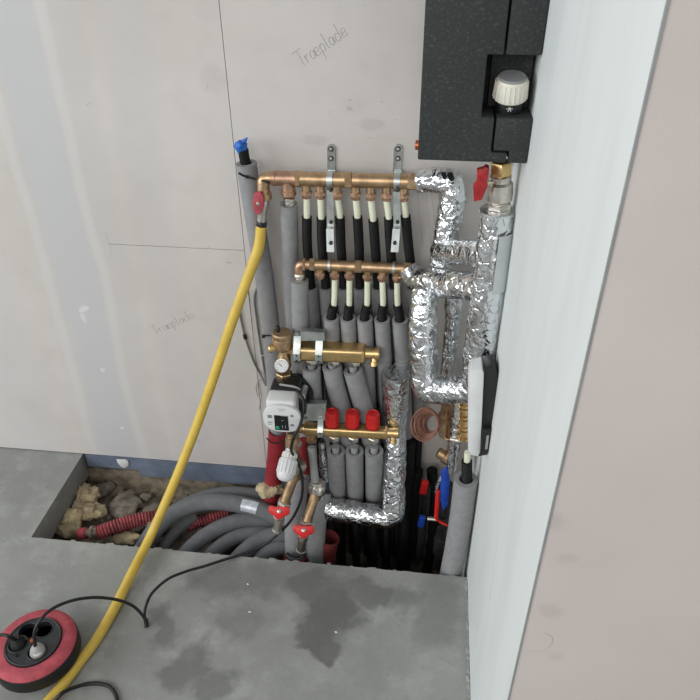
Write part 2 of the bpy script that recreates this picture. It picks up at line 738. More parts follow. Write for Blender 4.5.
def rough_edge(a, b, seed):
    """chipped arris along a slab edge"""
    g = []
    rnd = random.Random(seed)
    n = 26
    for i in range(n):
        t = (i + rnd.random()) / n
        p = Vector(a).lerp(Vector(b), t)
        r = rnd.uniform(.003, .007)
        g.append(ico(p + Vector((0, rnd.uniform(-.002, .003), -r * .8)), r, 1, .35, 80, (rnd.uniform(1, 3), 1, .9), i))
    return join(*g)


part('chipped_edge', rough_edge((PITL + .02, PITF, 0), (RW - .02, PITF, 0), 3), 'floor', fl)
# crumbling mortar seam along the side wall
g = []
for i in range(60):
    y = NEAR + .02 + (PITF - NEAR - .03) * (i + random.random()) / 60
    r = random.uniform(.003, .007)
    g.append(ico((RW - random.uniform(.001, .004), y, .001), r, 1, .4, 90, (1, 1.8, .8), i))
part('mortar_seam', join(*g), 'floor', fl)
# sand-coloured chips lying in the screed
for (u, v) in ((248, 584), (336, 632), (250, 612)):
    p = Fz(u, v, .0015)
    part('chip', ico(p, .003, 1, .5, 200, (1.4, .8, .6), u), 'white_plastic', fl)


# soil in the opening: shallow rubble on the left, deep on the right, running on below the slab
def soil_z(x, y):
    t = min(1, max(0, (x + .62) / .38))
    t = t * t * (3 - 2 * t)
    base = -.13 * (1 - t) - .34 * t
    q = Vector((x, y, 0))
    return base + .022 * noise.noise(q * 9) + .012 * noise.noise(q * 24) + .006 * noise.noise(q * 55) - .03 * max(0, (1.22 - y) / .1) * (1 - t)


nx, ny = 130, 46
vs_ = []
for j in range(ny + 1):
    for i in range(nx + 1):
        x = PITL - .06 + (RW + .06 - PITL + .06) * i / nx
        y = 1.08 + (WALL + .06 - 1.08) * j / ny
        vs_.append((x, y, soil_z(x, y)))
fs = [(j * (nx + 1) + i, j * (nx + 1) + i + 1, (j + 1) * (nx + 1) + i + 1, (j + 1) * (nx + 1) + i) for j in range(ny) for i in range(nx)]
g = (vs_, fs)
walls = join(bx(PITL - .10, RW + .10, 1.04, 1.08, -.45, -SL), bx(PITL - .10, PITL - .06, 1.04, WALL + .1, -.45, -SL), bx(PITL - .1, RW + .1, 1.04, WALL + .1, -.47, -.45))
gr = struct('ground', join(g, walls), 'soil', 'brown earth and rubble at the bottom of the floor opening', 'ground')

# back wall: a frame behind, and the boards on it as pieces of their own
wb = thing('wall_back', 'grey plasterboard wall behind the pipework', 'wall', (0, WALL, 0))
wb['kind'] = 'structure'
xj = P(228, 90, WALL).x          # vertical joint
zj = P(172, 247, WALL).z         # horizontal joint of the left boards
GAP = .0014
part('stud_backing', bx(-3.6, RW + .12, WALL + .0125, WALL + .06, -.5, 2.75), 'joint', wb)
xl = -.82
tall = part('board', bx(-3.6, xj - GAP / 2, WALL, WALL + .0125, zj + GAP / 2, 2.75), 'wall', wb)
low = part('board', bx(-3.6, xj - GAP / 2, WALL, WALL + .0125, .004, zj - GAP / 2), 'wall', wb)
# filled stretch of the horizontal joint, left of the visible crack
part('filled_joint', bx(-3.6, P(109, 244, WALL).x, WALL - .0003, WALL + .004, zj - .03, zj + .03), 'wall', wb)
right = part('board', bx(xj + GAP / 2, RW + .1, WALL, WALL + .0125, .004, 2.75), 'wall', wb)
part('membrane', join(bx(PITL + .01, RW, WALL - .004, WALL + .012, -.045, .002), bx(PITL + .18, RW, WALL - .012, WALL - .003, -.062, -.02)), 'blue_membrane', wb, 'blue plastic membrane strip under the plasterboard')
part('plaster_splash', ico(P(123, 463, WALL - .006), .017, 2, .4, 60, (1, .25, 1.2), 3), 'white_plastic', wb)
part('footing', bx(PITL - .06, RW + .06, WALL - .002, WALL + .03, -.46, -.055), 'soil', wb)


def strokes(origin, ex, ez, lines, w=.0007, off=.0004, yv=None):
    out = []
    for ln in lines:
        pts = [Vector(origin) + Vector(ex) * a + Vector(ez) * b for a, b in ln]
        path = catmull(pts, 4) if len(pts) > 2 else [V(p) for p in pts]
        out.append(tube(path, w, 5))
    return join(*out)


LET = {
    'T': ([[(0, 1), (.7, 1.02)], [(.36, 1), (.3, 0)]], .62),
    'r': ([[(0, .5), (.04, 0)], [(.03, .3), (.15, .48), (.3, .46)]], .36),
    'a': ([[(.38, .42), (.2, .5), (.05, .3), (.1, .03), (.3, .1), (.4, .45), (.4, .02)]], .5),
    'e': ([[(.02, .25), (.35, .3), (.3, .5), (.1, .45), (.03, .15), (.2, 0), (.4, .1)]], .45),
    'p': ([[(.08, .5), (.02, -.45)], [(.06, .35), (.25, .52), (.38, .3), (.25, .02), (.06, .1)]], .48),
    'l': ([[(.1, 1), (.08, .1), (.2, 0)]], .26),
    'd': ([[(.36, .4), (.15, .48), (.03, .2), (.15, 0), (.36, .15)], [(.4, 1), (.38, 0)]], .5),
}


def handwriting(p0, p1, size):
    p0, p1 = Vector(p0), Vector(p1)
    ex = (p1 - p0).normalized()
    ez = ex.cross(Vector((0, -1, 0)))
    if ez.z < 0:
        ez = -ez
    word = 'Traeplade'
    tot = sum(LET[c][1] - (.12 if i and word[i - 1:i + 1] == 'ae' else 0) for i, c in enumerate(word))
    sc = (p1 - p0).length / tot
    x = 0
    ls = []
    for i, c in enumerate(word):
        if word[i - 1:i + 1] == 'ae' and i:
            x -= .12
        for ln in LET[c][0]:
            ls.append([((x + a) * sc, b * size) for a, b in ln])
        x += LET[c][1]
    return strokes(p0 + Vector((0, -.0002, 0)), ex, ez, ls, .00048)


part('pencil_writing', handwriting(P(301, 68, WALL), P(349, 34, WALL), .032), 'pencil', right, 'word written in pencil, slanting up to the right')
part('pencil_writing', handwriting(P(155, 335, WALL), P(196, 317, WALL), .028), 'pencil', low, 'word written in pencil beside the yellow hose')
part('pencil_line', tube(catmull([P(205, 92, WALL), P(207, 87, WALL), P(208, 83, WALL)], 3), .0004, 5), 'pencil', tall)
for (u, v, u2, v2) in ((415, 175, 423, 245), (426, 190, 433, 262), (431, 190, 437, 240)):
    part('pencil_line', tube([V(P(u, v, WALL)), V(P(u2, v2, WALL))], .0004, 5), 'pencil', right)
for (u, v) in ((86, 104), (205, 248), (147, 466)):
    part('pencil_line', tube(catmull([P(u, v, WALL), P(u + 2, v + 1, WALL), P(u + 4, v - 2, WALL)], 3), .0005, 5), 'pencil', tall if v < 240 else low)
# smudges and screw-hole specks on the board
for (u, v) in ((350, 100), (330, 112), (306, 136), (318, 142), (370, 138), (382, 102), (395, 120)):
    part('speck', ico(P(u, v, WALL), .0022, 1, .4, 300, (1, .12, .8), u), 'pencil', right)

# side wall (white reveal) and the near wall face to its right
sw = struct('wall_right', bx(RW, 2.6, NEAR + .004, WALL + .1, -.45, 2.75), 'skim', 'white skimmed side wall facing the pipework', 'wall')
nw = struct('wall_front', bx(RW + .0012, 2.6, NEAR - .001, NEAR + .004, -.02, 2.75), 'beige', 'warm beige plasterboard face of the near wall', 'wall')
struct('trim_1', bx(RW - .0006, RW + .0016, NEAR - .0016, NEAR + .002, 0, 2.75), 'grey_plastic', 'thin grey corner bead between the white and beige wall faces', 'trim')
part('hair_line', tube(catmull([P(530, 651, NEAR - .0011), P(541, 651, NEAR - .0011), P(551, 645, NEAR - .0011), P(552, 637, NEAR - .0011), P(545, 633, NEAR - .0011)], 5), .00025, 5), 'pencil', nw)
part('pencil_line', tube(catmull([PX(503, 500, RW), PX(497, 545, RW), PX(490, 600, RW)], 5), .0003, 5), 'pencil', sw)

# ================================================================== BLACK INSULATED STATION (upper right)
YF = PX(528.5, 150, RW - .001).y
st = thing('heating_station', 'black moulded foam heating station hung above the foil pipes', 'heating unit', P(470, 162, 1.28))
bl = P(417, 161, YF); br = P(527, 163, YF)
xL, xR, zB = P(421, 90, YF).x, RW - .001, (bl.z + br.z) / 2
zT = P(427, 0, YF).z + .16
DP = .085
zz = lambda v: P(500, v, YF).z
xx_ = lambda u, v: P(u, v, YF).x
xs = xx_(508, 27)      # upper seam
xq0 = xx_(484, 90)
zr1, zr0 = zz(55), zz(118)
xs2 = xx_(494.5, 130)
g2 = .0016
part('back_shell', bx(xL + .002, xR - .001, YF + DP, WALL - .06, zB + .002, zT - .002, .004), 'epp', st)
# front shell left: outline with the recess cut out
zst = zz(152)
xs3 = xx_(508, 155)
left_outline = [(xL, zB), (xs3 - g2, zB), (xs3 - g2, zst - g2), (xs2 - g2, zst - g2), (xs2 - g2, zr0), (xq0, zr0), (xq0, zr1), (xs - g2, zr1), (xs - g2, zT), (xL, zT)]
part('front_shell', prism([Vector((a, YF, b)) for a, b in left_outline], (0, DP, 0), .003), 'epp', st)
part('side_shell', prism([Vector((a, YF, b)) for a, b in [(xs + g2, zr1), (xR, zr1), (xR, zT), (xs + g2, zT)]], (0, DP, 0), .003), 'epp', st)
part('side_shell', prism([Vector((a, YF, b)) for a, b in [(xs3 + g2, zB), (xR, zB), (xR, zr0), (xs2 + g2, zr0), (xs2 + g2, zst + g2), (xs3 + g2, zst + g2)]], (0, DP, 0), .0022), 'epp', st)
part('inner_step', bx(xq0 + .012, xR - .004, YF + .06, YF + DP - .001, zr0 + .002, zr1 - .002), 'epp', st)
part('knockout', lathe(P(416, 145, YF + .03), X1, [(-.01, .008), (.0008, .008), (.0015, .005)], 18), 'orange_brass', st, 'small copper plug on the left side')
kb = P(508.5, 106, YF + .035)
kx = Vector((0, -.22, 1)).normalized()
kn = part('valve_knob', lathe(kb, kx, [(.014, .0255), (.017, .0268), (.036, .0258), (.044, .0246), (.047, .0235)], 40), 'cream_plastic', st, 'cream ribbed thermometer knob')
ribs = []
a_ = Vector((1, 0, 0)); b_ = kx.cross(a_)
for k in range(22):
    an = 2 * math.pi * k / 22
    d = math.cos(an) * a_ + math.sin(an) * b_
    ribs.append(tube([V(kb + kx * .0165 + d * .0266), V(kb + kx * .043 + d * .0248)], .0017, 6))
part('grip_ribs', join(*ribs), 'cream_plastic', kn)
part('knob_top', lathe(kb, kx, [(.045, .0210), (.049, .0220), (.0505, .0205)], 36), 'grey_plastic', kn)
cl = part('knob_collar', lathe(kb, kx, [(-.012, .018), (-.010, .0205), (.012, .0225), (.015, .021)], 36), 'black_plastic', st)
ast = []
for k in range(3):
    an = math.pi * k / 3
    c = kb + kx * .002 + Vector((0, -.0228, 0))
    d = Vector((math.cos(an), 0, math.sin(an))) * .005
    ast.append(tube([V(c - d), V(c + d)], .0006, 5))
part('star_mark', join(*ast), 'white_plastic', cl)

# ball valve between the station and the foil pipe
YB = 1.215
bv = thing('ball_valve', 'nickel ball valve with red lever below the black station', 'valve', P(500, 212, YB))
vt = P(501, 168, YB); vb = P(499, 213, YB)
ax = (vb - vt); L = ax.length
part('union_nut', hexnut(vt - ax.normalized() * .012, ax, 0, .024, .020), 'brass_bright', bv)
part('valve_body', lathe(vt, ax, [(.010, .014), (.014, .019), (.024, .0185), (.028, .0225), (.046, .0235), (.058, .0225), (.062, .018), (L - .012, .018), (L - .01, .023), (L + .008, .0245)], 28), 'nickel', bv)
part('tail_nut', hexnut(vt, ax, .064, .082, .0225), 'nickel', bv)
lv = part('lever', prism([P(484, 168, YB - .03), P(489, 169, YB - .03), P(487, 182, YB - .03), P(488, 186, YB - .03), P(482, 200, YB - .03), P(474, 202, YB - .03), P(473, 186, YB - .03), P(477, 182, YB - .03), P(477, 170, YB - .03)], (0, .012, 0), .0015), 'red_paint', bv, 'red lever')
part('lever_grip', prism([P(486, 167, YB - .033), P(489.5, 168.5, YB - .033), P(488, 181, YB - .033), P(478, 181, YB - .033), P(477, 172, YB - .033), P(482, 171, YB - .033)], (0, .018, 0), .002), 'red_paint', lv)
part('spindle', lathe(P(496, 184, YB), P(483, 184, YB - .02) - P(496, 184, YB), [(0, .006), (.03, .006)], 14), 'nickel', lv)
# slim pipe beside the valve
single('slim_pipe', tube(catmull([P(512, 164, 1.33), P(511, 200, 1.33), P(510, 235, 1.33)], 4), .006, 12), 'white_plastic', 'slim white pipe running behind the nickel ball valve', 'pipe')

# ================================================================== UPPER SANITARY MANIFOLD
YU = 1.41
um = thing('brass_manifold', 'upper brass manifold with seven outlets, topmost of the manifolds', 'manifold', P(340, 190, YU))
A0 = P(278, 178.4, YU); A1 = P(421, 182, YU)
ux = (A1 - A0).normalized()
At = lambda u: A0 + ux * ((u - 278) / (421 - 278) * (A1 - A0).length)
def seg_len(a, b): return (At(b) - At(a)).length
part('header', lathe(At(299), ux, [(0, .0145), (.001, .0155), (seg_len(299, 349), .0155), (seg_len(299, 349) + .001, .0145)], 28), 'brass', um)
part('header', lathe(At(353), ux, [(0, .0145), (.001, .0155), (seg_len(353, 411), .0155), (seg_len(353, 411) + .001, .0145)], 28), 'brass', um)
part('coupling', hexnut(At(346), ux, 0, seg_len(346, 353), .0185), 'brass', um)
part('coupling', hexnut(At(408), ux, 0, seg_len(408, 417), .0185), 'brass', um)
part('coupling', hexnut(At(296), ux, 0, seg_len(296, 301), .0185), 'brass', um)
part('tee', join(lathe(At(272), ux, [(0, .0145), (.001, .0165), (.008, .0165), (.009, .0155), (seg_len(272, 293), .0155), (seg_len(272, 293) + .001, .0165), (seg_len(272, 298), .0165)], 26),
                 lathe(At(288), DOWN, [(0, .014), (.024, .0145), (.026, .0165), (.036, .0165), (.042, .012)], 24)), 'copper', um, 'reddish tee piece')
part('tail_fitting', join(lathe(At(288), DOWN, [(.04, .010), (.062, .010)], 18), lathe(At(288), DOWN, [(.044, .0125), (.048, .0125)], 18), lathe(At(288), DOWN, [(.052, .0125), (.056, .0125)], 18)), 'nickel', um)
# elbow
el = fillet([At(274), P(263, 178, YU), P(264, 198, YU - .004)], .022)
part('elbow', tube(el, .0135, 20), 'brass', um)
part('elbow_collar', lathe(P(264, 192, YU - .003), DOWN, [(0, .015), (.002, .0165), (.014, .0165), (.016, .015)], 22), 'brass', um)
OUT = [306.4, 320.6, 337.7, 356.5, 371.7, 387.4, 404.6]
for u in OUT:
    c = At(u)
    on = part('outlet', lathe(c, DOWN, [(.008, .0095), (.026, .0095), (.027, .008)], 18), 'brass', um)
    part('compression_nut', join(hexnut(c, DOWN, .026, .036, .0125), lathe(c, DOWN, [(.036, .0105), (.042, .0095), (.043, .008)], 18)), 'copper', on)

# drain valve with the red lever on the left end
dv = thing('drain_valve', 'small brass drain valve with a red lever feeding the yellow hose', 'valve', P(262, 226, YU - .004))
va_, vb_ = P(263.5, 197, YU - .004), P(261.5, 227, YU - .006)
ad = vb_ - va_
Ld = ad.length
part('valve_body', lathe(va_, ad, [(0, .010), (.004, .012), (.012, .0135), (.026, .0135), (.034, .011), (Ld - .008, .0105)], 20), 'nickel', dv)
part('hose_nut', hexnut(va_, ad, Ld - .016, Ld, .0125), 'iron_dark', dv)
lv = part('lever', prism([P(254, 193.5, YU - .03), P(260, 192, YU - .03), P(263.5, 197, YU - .03), P(264, 207, YU - .03), P(259.5, 215.5, YU - .03), P(254, 213, YU - .03), P(252.5, 203, YU - .03)], (0, .009, 0), .002), 'red_dusty', dv, 'dusty red lever')
part('lever_screw', lathe(P(258.5, 203.5, YU - .03), FWD, [(-.002, .0042), (.003, .0042), (.004, .003)], 12), 'nickel', lv)

# ================================================================== MIDDLE SANITARY MANIFOLD
YM = 1.385
mm = thing('brass_manifold', 'middle brass manifold with five white pipes, just under the upper one', 'manifold', P(350, 275, YM))
B0 = P(300, 264, YM); B1 = P(412, 269, YM)
mx = (B1 - B0).normalized()
Bt = lambda u: B0 + mx * ((u - 300) / 112 * (B1 - B0).length)
def bl_(a, b): return (Bt(b) - Bt(a)).length
part('header', lathe(Bt(313), mx, [(0, .011), (.001, .0125), (bl_(313, 358), .0125)], 26), 'brass', mm)
part('header', lathe(Bt(362), mx, [(0, .0125), (bl_(362, 408), .0125), (bl_(362, 408) + .001, .011)], 26), 'brass', mm)
for a, b in ((355.5, 362.5), (310, 315.5), (404, 411), (303, 306)):
    part('coupling', hexnut(Bt(a), mx, 0, bl_(a, b), .0155), 'brass', mm)
part('elbow', tube(fillet([Bt(312), P(299, 264, YM), P(299.5, 275, YM)], .018), .0115, 20), 'copper', mm)
part('tail_fitting', join(lathe(P(299.5, 273, YM), DOWN, [(0, .0115), (.003, .0135), (.008, .0135), (.009, .010), (.013, .010), (.014, .0135), (.019, .0135), (.020, .010), (.03, .010)], 20)), 'nickel', mm)
OUTM = [335, 349.8, 368, 382.9, 397.7]
for u in [319.9] + OUTM:
    c = Bt(u)
    on = part('outlet', lathe(c, DOWN, [(.006, .009), (.018, .009), (.019, .0075)], 18), 'brass', mm)
    part('compression_nut', join(hexnut(c, DOWN, .018, .027, .012), lathe(c, DOWN, [(.027, .010), (.033, .009), (.034, .007)], 18)), 'copper', on)

# ================================================================== WHITE PIPES WITH SLEEVES
ORD = ['first', 'second', 'third', 'fourth', 'fifth', 'sixth', 'seventh']
backtop = [313, 327, 344, 360, 378, 394, 413]
for i, u in enumerate(OUT):
    c = At(u)
    p0 = c + DOWN * .040
    pe = P(u + (.5, .8, 2.2, 1.0, 1.6, 1.5, 1.0)[i], 217 + (0, 1, 0, 0, 3, 1, -1)[i], YU + .002)
    pm = P(u + (1, 1.6, 3.4, 2.6, 3.6, 3, 4)[i], 247, YU + .018)
    pk = P(backtop[i] - (2, 1, 0, 0, 0, 0, 0)[i], 287, 1.452)
    pb = P(backtop[i] + 3, 345, 1.458)
    pd = P(backtop[i] + 6, 425, 1.458)
    px_ = Vector((pd.x + .005, 1.445, -.12))
    t = thing('plastic_pipe', ORD[i] + ' white plastic pipe from the left under the upper brass manifold', 'pipe', px_, 'pipes of the upper manifold')
    path = catmull([p0, pe, pm, pk, pb, pd], 8)
    part('pipe', tube(catmull([p0, pe, pm], 6), .0072, 14), 'pex', t)
    part('conduit', corrugated(catmull([pe, pm, pk, pb], 8), .0112, .0042, .10, 16), 'black_conduit', t, 'black corrugated conduit')
    part('foam_sleeve', sleeve(catmull([pk, pb, pd], 8), .0165, .0113, 22, .02, True), 'foam', t, 'grey foam sleeve')
    part('conduit', corrugated(catmull([pd + UP * .02, px_, px_ + Vector((.005, -.01, -.16))], 8), .0112, .0042, .10, 14), 'black_conduit', t, 'black corrugated conduit')
fronttop = [331.5, 348, 364.7, 382, 400]
for i, u in enumerate(OUTM):
    c = Bt(u)
    p0 = c + DOWN * .030
    pe = P(u + (-1, -.5, -1, .2, 0)[i], 305, YM - .001)
    pk = P(fronttop[i], 317 + i * .6, YM - .002)
    pb = P(fronttop[i] + 2.5, 358, YM + .018)
    pd = P(fronttop[i] + 6, 440, YM + .034)
    pz = Vector((pd.x + .004, YM + .03, -.10))
    t = thing('plastic_pipe', ORD[i] + ' white plastic pipe from the left under the middle brass manifold', 'pipe', pz, 'pipes of the middle manifold')
    part('pipe', tube(catmull([p0, pe, pk], 5), .0068, 14), 'pex', t)
    part('conduit', corrugated(catmull([pe, pk, pb], 6), .0108, .0042, .10, 16), 'black_conduit', t, 'black corrugated conduit')
    part('foam_sleeve', sleeve(catmull([pk, pk.lerp(pb, .5), pb], 5), .0188, .0125, 24, .02), 'foam', t, 'upper length of grey foam sleeve')
    part('foam_sleeve', sleeve(catmull([pb + DOWN * .003, pd], 8), .0188, .0125, 24, .02, True), 'foam', t, 'lower length of grey foam sleeve')
    part('conduit', corrugated(catmull([pd + UP * .02, pz, pz + Vector((.004, -.01, -.2))], 8), .0125, .0042, .10, 14), 'black_conduit', t, 'black corrugated conduit')

# ------------------------------------------------------------------ galvanised brackets carrying the two manifolds
for i, (uw, um_, umd) in enumerate(((331, 331, 330), (398, 397.5, 394))):
    b = thing('pipe_bracket', ('left', 'right')[i] + ' galvanised strap bracket holding the upper and middle brass manifolds', 'bracket', P(uw, 260, WALL), 'manifold brackets')
    w = .0185
    top = P(uw, 144, WALL - .003); bot = P(uw, 176, WALL - .003)
    zc = top.z - w / 2
    pl = []
    for k in range(9):
        an = math.pi * k / 8
        pl.append(Vector((top.x + math.cos(an) * w / 2, WALL - .001, zc + math.sin(an) * w / 2)))
    pl += [Vector((top.x - w / 2, WALL - .001, bot.z)), Vector((top.x + w / 2, WALL - .001, bot.z))]
    part('wall_plate', prism(pl, (0, -.003, 0), .0005, 1), 'zinc', b)
    for vv in (149, 158.5):
        c = P(uw, vv, WALL - .004)
        part('screw', join(lathe(c, FWD, [(-.001, .0062), (.0015, .0058), (.0025, .004)], 14)), 'iron_dark', b)
        part('screw_head', lathe(c, FWD, [(.001, .0042), (.0036, .0036), (.004, .002)], 10), 'zinc', b)
    cu = At(um_)
    ring = [cu + Vector((0, math.sin(a) * .0175, math.cos(a) * .0175)) for a in [math.radians(-150 + 300 * k / 20) for k in range(21)]]
    part('pipe_clip', ribbon([V(p) for p in ring], .0125, .002, ux), 'zinc', b)
    part('arm', ribbon([V(P(uw, 170, WALL - .004)), V(cu + Vector((0, .020, .012)))], .016, .0025, ux), 'zinc', b)
    cm = Bt(umd)
    p1 = cu + Vector((0, -.006, -.020)); p2 = P(um_ - .5, 226, 1.40); p3 = P(um_ - 1, 229, 1.385); p4 = P(umd + .5, 252, 1.372)
    part('strap', ribbon([V(cu + Vector((0, .012, -.016))), V(p1), V(p2)], .015, .0022, ux), 'zinc', b)
    part('strap', ribbon([V(p2), V(p3), V(p4)], .0165, .0025, ux), 'zinc', b)
    for q in (P(um_, 222, 1.398), P(umd + .8, 243, 1.374), P(um_, 190, 1.387)):
        part('screw_head', lathe(q, FWD, [(-.003, .0042), (.002, .004), (.003, .002)], 12), 'iron_dark', b)
    ring = [cm + Vector((0, math.sin(a) * .0142, math.cos(a) * .0142)) for a in [math.radians(-175 + 330 * k / 20) for k in range(21)]]
    part('pipe_clip', ribbon([V(p) for p in ring], .0055, .002, mx), 'zinc', b)

# ================================================================== GREY INSULATED PIPES ON THE LEFT
t = thing('insulated_pipe', 'tall grey foam pipe at the far left with a blue taped end', 'pipe', P(277, 440, 1.45), 'grey insulated pipes')
pl = [P(246.3, 163, 1.445), P(255.5, 222, 1.45), P(264.6, 280, 1.455), P(271, 330, 1.45), P(275, 380, 1.44), P(277, 440, 1.40)]
part('foam_sleeve', sleeve(catmull(pl, 8), .0225, .0125, 30, .03), 'foam', t)
ip = [pl[1], pl[0], P(243, 150, 1.44)]
part('inner_pipe', tube(catmull([P(247, 170, 1.445), P(244.3, 157, 1.443), P(243, 149, 1.442)], 4), .0115, 18), 'black_conduit', t, 'black inner pipe')
part('tape_cap', join(ico(P(240.8, 146.5, 1.441), .0145, 3, .35, 60, (.92, .9, 1.05)), tube(catmull([P(242, 143, 1.44), P(244.5, 141, 1.438), P(247, 138, 1.436)], 3), [.006, .005, .002], 8)), 'blue_tape', t, 'crumpled blue tape end cap')
zt = thing('cable_tie', 'black cable tie around the left grey pipe and brass elbow', 'cable tie', P(255, 182, 1.40))
part('strap', tube(catmull([P(238.8, 173, 1.40), P(243, 175.5, 1.405), P(248, 177, 1.412), P(257, 179.5, 1.410), P(266, 181.5, 1.388), P(270, 182.5, 1.388)], 6), .0025, 8), 'black_plastic', zt)
part('tie_head', box(P(247.5, 177, 1.414), (.008, .006, .006), bev=.001), 'black_plastic', zt)

t = thing('insulated_pipe', 'grey foam pipe hanging from the reddish tee of the upper manifold', 'pipe', P(300, 430, 1.43), 'grey insulated pipes')
part('foam_sleeve', sleeve(catmull([P(289, 204, YU + .004), P(290.5, 270, 1.43), P(295, 340, 1.435), P(300, 430, 1.43)], 8), .0198, .0128, 28, .012), 'foam', t)
t = thing('insulated_pipe', 'grey foam pipe hanging from the left elbow of the middle manifold', 'pipe', P(304, 430, 1.385), 'grey insulated pipes')
part('foam_sleeve', sleeve(catmull([P(299.7, 280, YM), P(300.5, 330, 1.39), P(303, 380, 1.40), P(308, 440, 1.41), P(311, 480, 1.40)], 8), .0202, .0128, 28, .012), 'foam', t)

# ================================================================== FOIL-WRAPPED PIPES
f = thing('foil_pipe', 'silver foil pipe bending down from the right end of the upper manifold', 'pipe', P(441, 262, 1.38), 'foil wrapped pipes')
part('foil_wrap', foil_tube(fillet([P(418, 181, YU), P(454, 180, 1.395), P(450, 215, 1.385), P(441.5, 264, 1.37)], .04, 9), [.0245, .0275, .0285, .0275, .0268, .0268], .0036, seed=1), 'foil', f)
part('foil_branch', foil_tube([V(P(441, 251, 1.372)), V(P(490, 254.5, 1.216))], [.026, .025], .003, seed=2), 'foil', f)
f = thing('foil_pipe', 'thick upright silver foil pipe under the ball valve beside the white wall', 'pipe', P(477, 372, YB), 'foil wrapped pipes')
fb = fillet([P(497.5, 211, YB), P(488.5, 285, 1.21), P(475, 391, 1.217)], .05)
part('foil_wrap', foil_tube(fb, [.031, .0318, .0325, .033, .0335, .030], .0030, seed=3), 'foil', f)
part('foil_rim', lathe(P(497.8, 209, YB), P(490, 285, YB) - P(497.8, 209, YB), [(0, .024), (.001, .0325), (.006, .0325)], 30), 'foil_smooth', f)
# lapping smooth sheet on the right of that pipe
sh = []
for a in range(9):
    an = math.radians(-82 + 8.5 * a)
    sh.append(an)
vs_ = []
for j in range(9):
    c = P(497.5, 211, YB).lerp(P(488.5, 285, 1.21), .22 + .78 * j / 8)
    for an in sh:
        vs_.append(tuple(c + Vector((math.cos(an) * .0362, math.sin(an) * .0372, 0))))
fs = [(j * 9 + k, j * 9 + k + 1, (j + 1) * 9 + k + 1, (j + 1) * 9 + k) for j in range(8) for k in range(8)]
part('foil_flap', (vs_, fs), 'flap_grey', f, 'smooth lapped foil sheet')
f = thing('foil_pipe', 'horizontal silver foil pipe from the right end of the middle manifold', 'pipe', P(440, 297, 1.3), 'foil wrapped pipes')
part('foil_wrap', foil_tube(fillet([P(408, 268.5, YM), P(416, 279, 1.372), P(444, 284, 1.31), P(486, 287.5, 1.214)], .025), [.022, .0285, .0295, .029, .029], .0034, seed=4), 'foil', f)
f = thing('foil_pipe', 'angled silver foil pipe turning left to right behind the white controller', 'pipe', P(425, 400, 1.29), 'foil wrapped pipes')
part('foil_wrap', foil_tube(fillet([P(425, 290, 1.33), P(423, 320, 1.295), P(425.5, 390.5, 1.275), P(475, 390, 1.217)], .03, 9), [.028, .0315, .0325, .0315, .0315, .031], .0038, seed=5), 'foil', f)
f = thing('foil_pipe', 'thin upright silver foil pipe between the two thicker ones', 'pipe', P(447, 372, 1.36), 'foil wrapped pipes')
part('foil_wrap', foil_tube(fillet([P(455, 292, 1.35), P(453, 330, 1.352), P(448, 373, 1.355)], .03), [.022, .0185, .0175, .0165], .0036, seed=6), 'foil', f)
part('brass_end', lathe(P(448, 371, 1.355), P(446, 392, 1.355) - P(448, 371, 1.355), [(0, .012), (.012, .0125), (.013, .015), (.024, .015), (.05, .012)], 18), 'brass', f)
f = thing('foil_pipe', 'foil pipe standing right of the red caps, bending left below the grey pipes', 'pipe', P(395, 525, 1.33), 'foil wrapped pipes')
part('foil_wrap', foil_tube(fillet([P(395.5, 372, 1.362), P(395, 430, 1.366), P(393.5, 518, 1.295), P(327, 508.5, 1.308)], .026, 9), [.034, .033, .0305, .030, .030, .031, .0315, .031], .0032, seed=7), 'foil', f)
f = thing('foil_pipe', 'narrow foil wrapped pipe left of the three lower grey pipes', 'pipe', P(325, 480, 1.34), 'foil wrapped pipes')
part('foil_wrap', foil_tube(catmull([P(322, 441, 1.335), P(323.5, 458, 1.337), P(325.5, 480, 1.34)], 5), [.009, .0115, .012], .003, n=30, seed=8), 'foil', f)

# ================================================================== HEATING MANIFOLD, UPPER BAR (return)
YR = 1.36
rb = thing('heating_manifold', 'short brass heating manifold bar with an air vent at its left end', 'manifold', P(335, 362, YR))
R0 = P(297, 350.5, YR); R1 = P(367, 353.2, YR)
rx = (R1 - R0).normalized()
Rt = lambda u: R0 + rx * ((u - 297) / 70 * (R1 - R0).length)
def bar(p0, p1, hh, hd, bev, f=0):
    d = (p1 - p0); L = d.length
    ang = math.atan2(d.z, d.x); az = math.atan2(d.y, d.x)
    M = Euler((0, -math.asin(d.z / L), az)).to_matrix()
    return box((p0 + p1) / 2, (L, hd, hh), M, bev, 4)
part('bar', bar(Rt(297), Rt(366), .038, .044, .009), 'brass_bright', rb)
part('end_cap', join(lathe(Rt(366), rx, [(-.002, .014), (.020, .014), (.021, .0155), (.031, .0155), (.033, .013)], 22)), 'brass_bright', rb)
part('drain_cock', join(lathe(Rt(374.5), Vector((0, -.5, -1)), [(.008, .008), (.020, .008), (.021, .0095), (.030, .0095), (.031, .006)], 16)), 'brass_bright', rb)
for u in (311.5, 332, 352.3):
    c = Rt(u)
    on = part('outlet', lathe(c, Vector((.1 if u > 320 else 0, 0, -1)), [(.012, .011), (.022, .011), (.023, .009)], 18), 'brass_bright', rb)
    part('union_nut', hexnut(c, Vector((.2 if u > 320 else 0, 0, -1)), .020, .036, .0145), 'nickel', on)
